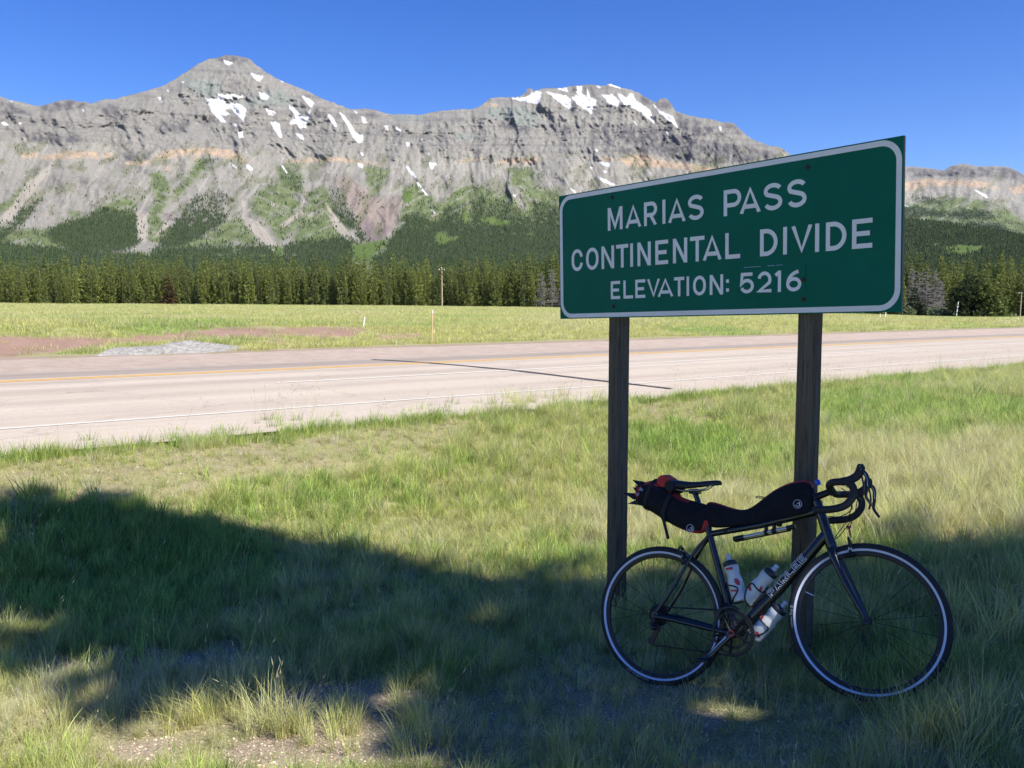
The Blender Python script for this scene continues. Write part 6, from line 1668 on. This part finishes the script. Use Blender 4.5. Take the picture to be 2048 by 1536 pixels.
# single bunches seen in the photograph (placed where they stand)
def spot(px, py, zoff=0.0):
    dx, dy, dz = [float(v) for v in px_dir(px, py)]
    t = 2.0
    for _ in range(60):
        z = float(ground(np.array([dx * t]), np.array([dy * t]))[0]); t += ((CAMZ - z) / -dz - t) * 0.6 if dz < 0 else 0
    return dx * t, dy * t
for (px, py, kd, s_, nn, sp_, c0, c1) in [
        (560, 1462, 6, 1.15, 10, .06, (.20, .22, .08), (.30, .28, .12)), (575, 1450, 9, 0.9, 3, .05, (.3, .28, .14), (.36, .32, .16)), (860, 1490, 6, .95, 8, .06, (.19, .23, .07), (.28, .28, .11)), (872, 1480, 9, .85, 3, .05, (.3, .28, .14), (.36, .32, .16)),
        (745, 1440, 6, .9, 12, .10, (.17, .20, .06), (.26, .26, .10)), (480, 1410, 6, 1.0, 14, .14, (.20, .22, .08), (.30, .29, .12)), (470, 1400, 9, .9, 4, .16, (.3, .28, .14), (.36, .32, .16)),
        (350, 1440, 6, .9, 10, .12, (.20, .22, .07), (.28, .28, .10)), (60, 1500, 3, 1.1, 16, .22, (.15, .2, .05), (.22, .25, .08)), (160, 1450, 6, .9, 12, .16, (.18, .2, .07), (.28, .28, .1)), (250, 1350, 3, 1.2, 12, .2, (.11, .17, .04), (.16, .21, .06)),
        (1880, 1490, 6, 1.0, 12, .10, (.18, .21, .07), (.28, .28, .11)), (1940, 1480, 6, 1.1, 8, .06, (.18, .21, .07), (.28, .28, .11)), (2010, 1270, 6, 1.25, 16, .14, (.19, .23, .08), (.3, .3, .12)), (1990, 1240, 9, .9, 4, .12, (.3, .28, .14), (.36, .32, .16)),
        (700, 1330, 6, .9, 8, .12, (.16, .2, .06), (.24, .24, .09)), (200, 1030, 3, 1.5, 26, .35, (.07, .13, .03), (.11, .17, .04)), (80, 1040, 3, 1.4, 18, .3, (.07, .13, .03), (.11, .17, .04)), (360, 1130, 3, 1.5, 18, .22, (.07, .13, .03), (.11, .17, .04)),
        (690, 1110, 3, 1.4, 14, .2, (.07, .13, .03), (.11, .17, .04)), (820, 1115, 3, 1.2, 12, .25, (.07, .13, .03), (.11, .17, .04)), (990, 925, 6, 1.35, 14, .16, (.13, .17, .05), (.2, .22, .07)), (1500, 835, 6, 1.7, 22, .30, (.11, .15, .04), (.17, .19, .06)),
        (785, 930, 6, 1.2, 12, .2, (.14, .2, .05), (.2, .24, .07)), (1150, 915, 6, 1.3, 12, .25, (.12, .17, .04), (.18, .21, .06)), (1980, 800, 6, 1.8, 20, .5, (.12, .15, .05), (.18, .19, .07)), (470, 990, 3, 1.2, 12, .2, (.12, .18, .04), (.18, .23, .06)),
        (575, 845, 9, 1.35, 10, .30, (.3, .28, .14), (.36, .32, .16)), (550, 850, 3, 1.3, 10, .3, (.1, .16, .04), (.15, .2, .05)), (340, 888, 3, 1.2, 18, .5, (.09, .15, .035), (.14, .19, .05)), (900, 830, 3, 1.2, 16, .5, (.11, .17, .04), (.16, .21, .06)),
        (1110, 812, 6, 1.5, 22, .5, (.16, .2, .06), (.25, .26, .09)), (1790, 768, 9, 1.3, 10, .7, (.24, .24, .1), (.34, .3, .15)), (1850, 1060, 6, 1.1, 16, .3, (.22, .24, .08), (.33, .32, .13)), (1760, 1060, 6, 1.1, 16, .3, (.2, .23, .08), (.32, .31, .13)),
        (1740, 1530, 6, .9, 8, .1, (.18, .21, .07), (.26, .26, .1)), (1200, 1460, 6, .75, 14, .25, (.15, .19, .06), (.22, .23, .08)), (1340, 1440, 6, .7, 12, .22, (.15, .19, .06), (.22, .23, .08)), (1290, 1530, 6, .8, 6, .1, (.16, .2, .06), (.24, .25, .09)), (650, 1480, 6, .8, 7, .08, (.18, .21, .07), (.26, .26, .1)), (820, 1420, 6, .8, 8, .12, (.2, .22, .07), (.28, .28, .1))]:
    x, y = spot(px, py)
    X_ = x + g.normal(0, sp_, nn); Y_ = y + g.normal(0, sp_, nn)
    put_grass(np.stack([X_, Y_, ground(X_, Y_)], 1), kd + g.integers(0, 3, nn), s_ * g.uniform(0.75, 1.15, nn), np.ones(nn), tints(nn, c0, c1))
# a ragged fringe hanging over the asphalt edge
nf_ = 6500; qf = g.uniform(-16, 34, nf_); pf = 9.83 + 0.30 * fbm(qf * 0.9, qf * 0 + 4.4, 3, 81) - np.abs(g.normal(0, 0.16, nf_))
xf, yf = from_pq(pf, qf); kf = (np.abs(xf) < 0.72 * yf + 4.0) & (fbm(qf * 0.8, qf * 0 + 1.7, 3, 90) > -0.12 + 0.25 * g.normal(0, 1, len(qf))); xf, yf, pf, qf = xf[kf], yf[kf], pf[kf], qf[kf]; nf_ = len(xf)
put_grass(np.stack([xf, yf, ground(xf, yf)], 1), np.where(g.random(nf_) < 0.5, g.integers(3, 6, nf_), np.where(g.random(nf_) < 0.93, g.integers(0, 3, nf_), g.integers(9, 12, nf_))),
          g.uniform(0.7, 1.35, nf_) * (1 + 0.4 * fbm(qf * 1.3, qf * 0, 3, 88)), np.ones(nf_), tints(nf_, (0.10, 0.155, 0.035), (0.19, 0.225, 0.065)))
P = np.vstack([a[0] for a in PA]); idx = np.concatenate([a[1] for a in PA]); S3 = np.vstack([a[2] for a in PA]); T = np.vstack([a[3] for a in PA])
n = len(P); print('near tufts', n)
o = scatter('grass', P, np.stack([g.normal(0, .12, n), g.normal(0, .12, n), g.uniform(-1.2, 1.2, n) + np.where(g.random(n) < .35, PI, 0)], 1), S3, idx, T, K)
tag(o, 'mixed green and dry grass on the verge before the road', 'grass')

# meadow across the road
KM = [tuft('meadow_clump', 46, 0.42, 0.26, 0.012, 0.45, 650 + i, straw=0.22, heads=0.1) for i in range(4)]
NM = 60000
d = 22.0 * np.exp(g.random(NM) ** 0.85 * math.log(225 / 22.0)); a = np.radians(g.uniform(-39, 39, NM)); xm = d * np.sin(a); ym = d * np.cos(a)
pm_, qm = pq(xm, ym); zm = ground(xm, ym)
_, _, _, _, Zr = zone(xm, ym, zm)
bald = (pm_ < 28.6) & (fbm(qm * 0.25, pm_ * 0.4, 3, 87) < 0.06 + 0.3 * (28.4 - pm_))
ok = (pm_ > 27.5) & (g.random(NM) > 0.93 * Zr) & ~bald
ppx, ppy = to_px(xm, ym, zm)
hp = np.array([(at_px(178, 25.5)[0], at_px(178, 25.5)[1]), (at_px(466, 28.0)[0], at_px(466, 28.0)[1])])
hu = (xm - hp[0, 0]) / (hp[1, 0] - hp[0, 0]); hv = ym - (hp[0, 1] + (hp[1, 1] - hp[0, 1]) * hu)
ok &= ~((hu > 0.0) & (hu < 1.0) & (hv > -0.25) & (hv < 2.0))
xm, ym, zm, pm_, d = xm[ok], ym[ok], zm[ok], pm_[ok], d[ok]; n = len(xm); print('meadow tufts', n)
v = fbm(xm * 0.09, ym * 0.09, 4, 47); v2 = fbm(xm * 0.12 + 9, ym * 0.12, 4, 49)
T = tints(n, (0.215, 0.228, 0.078), (0.285, 0.280, 0.105), 0.08)
m_ = v > g.normal(0.18, 0.15, n); T[m_] = tints(n, (0.26, 0.245, 0.105), (0.34, 0.30, 0.15), 0.08)[m_]
m_ = v2 > g.normal(0.2, 0.15, n); T[m_] = tints(n, (0.125, 0.185, 0.045), (0.18, 0.225, 0.06), 0.08)[m_]
s = g.uniform(0.6, 1.2, n) * np.where(pm_ < 34, 0.75, 1.0) * (1 + d / 260)
o = scatter('meadow_grass', np.stack([xm, ym, zm], 1), np.stack([np.zeros(n), np.zeros(n), g.uniform(0, 6.28, n)], 1), np.stack([s * 1.2, s * 1.2, s * 0.95], 1), g.integers(0, 4, n), T, KM)
tag(o, 'tall pale green meadow grass across the road', 'meadow grass')

# pebbles on the bare ground
def pebble(seed):
    g3 = np.random.default_rng(seed); bm = bmesh.new(); bmesh.ops.create_icosphere(bm, subdivisions=1, radius=1.0)
    for v in bm.verts: v.co = Vector((v.co.x * 1.2, v.co.y * 0.9, v.co.z * 0.6)) * g3.uniform(0.75, 1.15)
    me = bpy.data.meshes.new('pebble'); bm.to_mesh(me); bm.free(); me.materials.append(m_peb); return me
m_peb, nt, b = newmat('pebble_stone')
ti = N(nt, 'ShaderNodeAttribute', attribute_name='tint'); ti.attribute_type = 'INSTANCER'; nt.links.new(ti.outputs['Color'], b.inputs['Base Color']); b.inputs['Roughness'].default_value = 0.9
NP = 90000
yp = g.uniform(2.0, 9.5, NP); xp = g.uniform(-1, 1, NP) * (0.62 * yp + 0.6); zp = ground(xp, yp)
Zb, Zt, Zl, Zd, Zr = zone(xp, yp, zp)
pp_, _q = pq(xp, yp); ok = (g.random(NP) < (0.95 * Zb + 0.30 * Zt + 0.06)) & (pp_ < 9.7)
xp, yp, zp = xp[ok], yp[ok], zp[ok]; n = len(xp); print('pebbles', n)
s = np.clip(np.exp(g.normal(-5.5, 0.45, n)), 0.002, 0.008)
o = scatter('gravel', np.stack([xp, yp, zp + s * 0.2], 1), g.uniform(0, 6.28, (n, 3)) * np.array([0.1, 0.1, 1]), np.stack([s, s, s], 1), g.integers(0, 3, n),
            tints(n, (0.12, 0.095, 0.075), (0.25, 0.205, 0.16), 0.15), [pebble(700 + i) for i in range(3)])
tag(o, 'small pinkish gravel stones on the bare ground', 'gravel')
# ------------------------------------------------------------------ thin mountain air
def haze_box():
    m = bpy.data.materials.new('haze_air'); m.use_nodes = True; nt = m.node_tree; nt.nodes.clear()
    pv = nt.nodes.new('ShaderNodeVolumePrincipled'); pv.inputs['Density'].default_value = 0.9e-5; pv.inputs['Color'].default_value = (0.78, 0.88, 1.0, 1); pv.inputs['Anisotropy'].default_value = 0.2
    out = nt.nodes.new('ShaderNodeOutputMaterial'); nt.links.new(pv.outputs[0], out.inputs['Volume'])
    mb = MB(); mb.box((0, 0, 850), (18600, 18600, 1790)); mb.v = [(x, y, (-45.0 if z < 800 else 1760.0)) for x, y, z in mb.v]
    o = mb.build('haze', m, None, smooth=False); tag(o, 'thin clear mountain air over the whole valley', 'haze', kind='stuff')
haze_box()
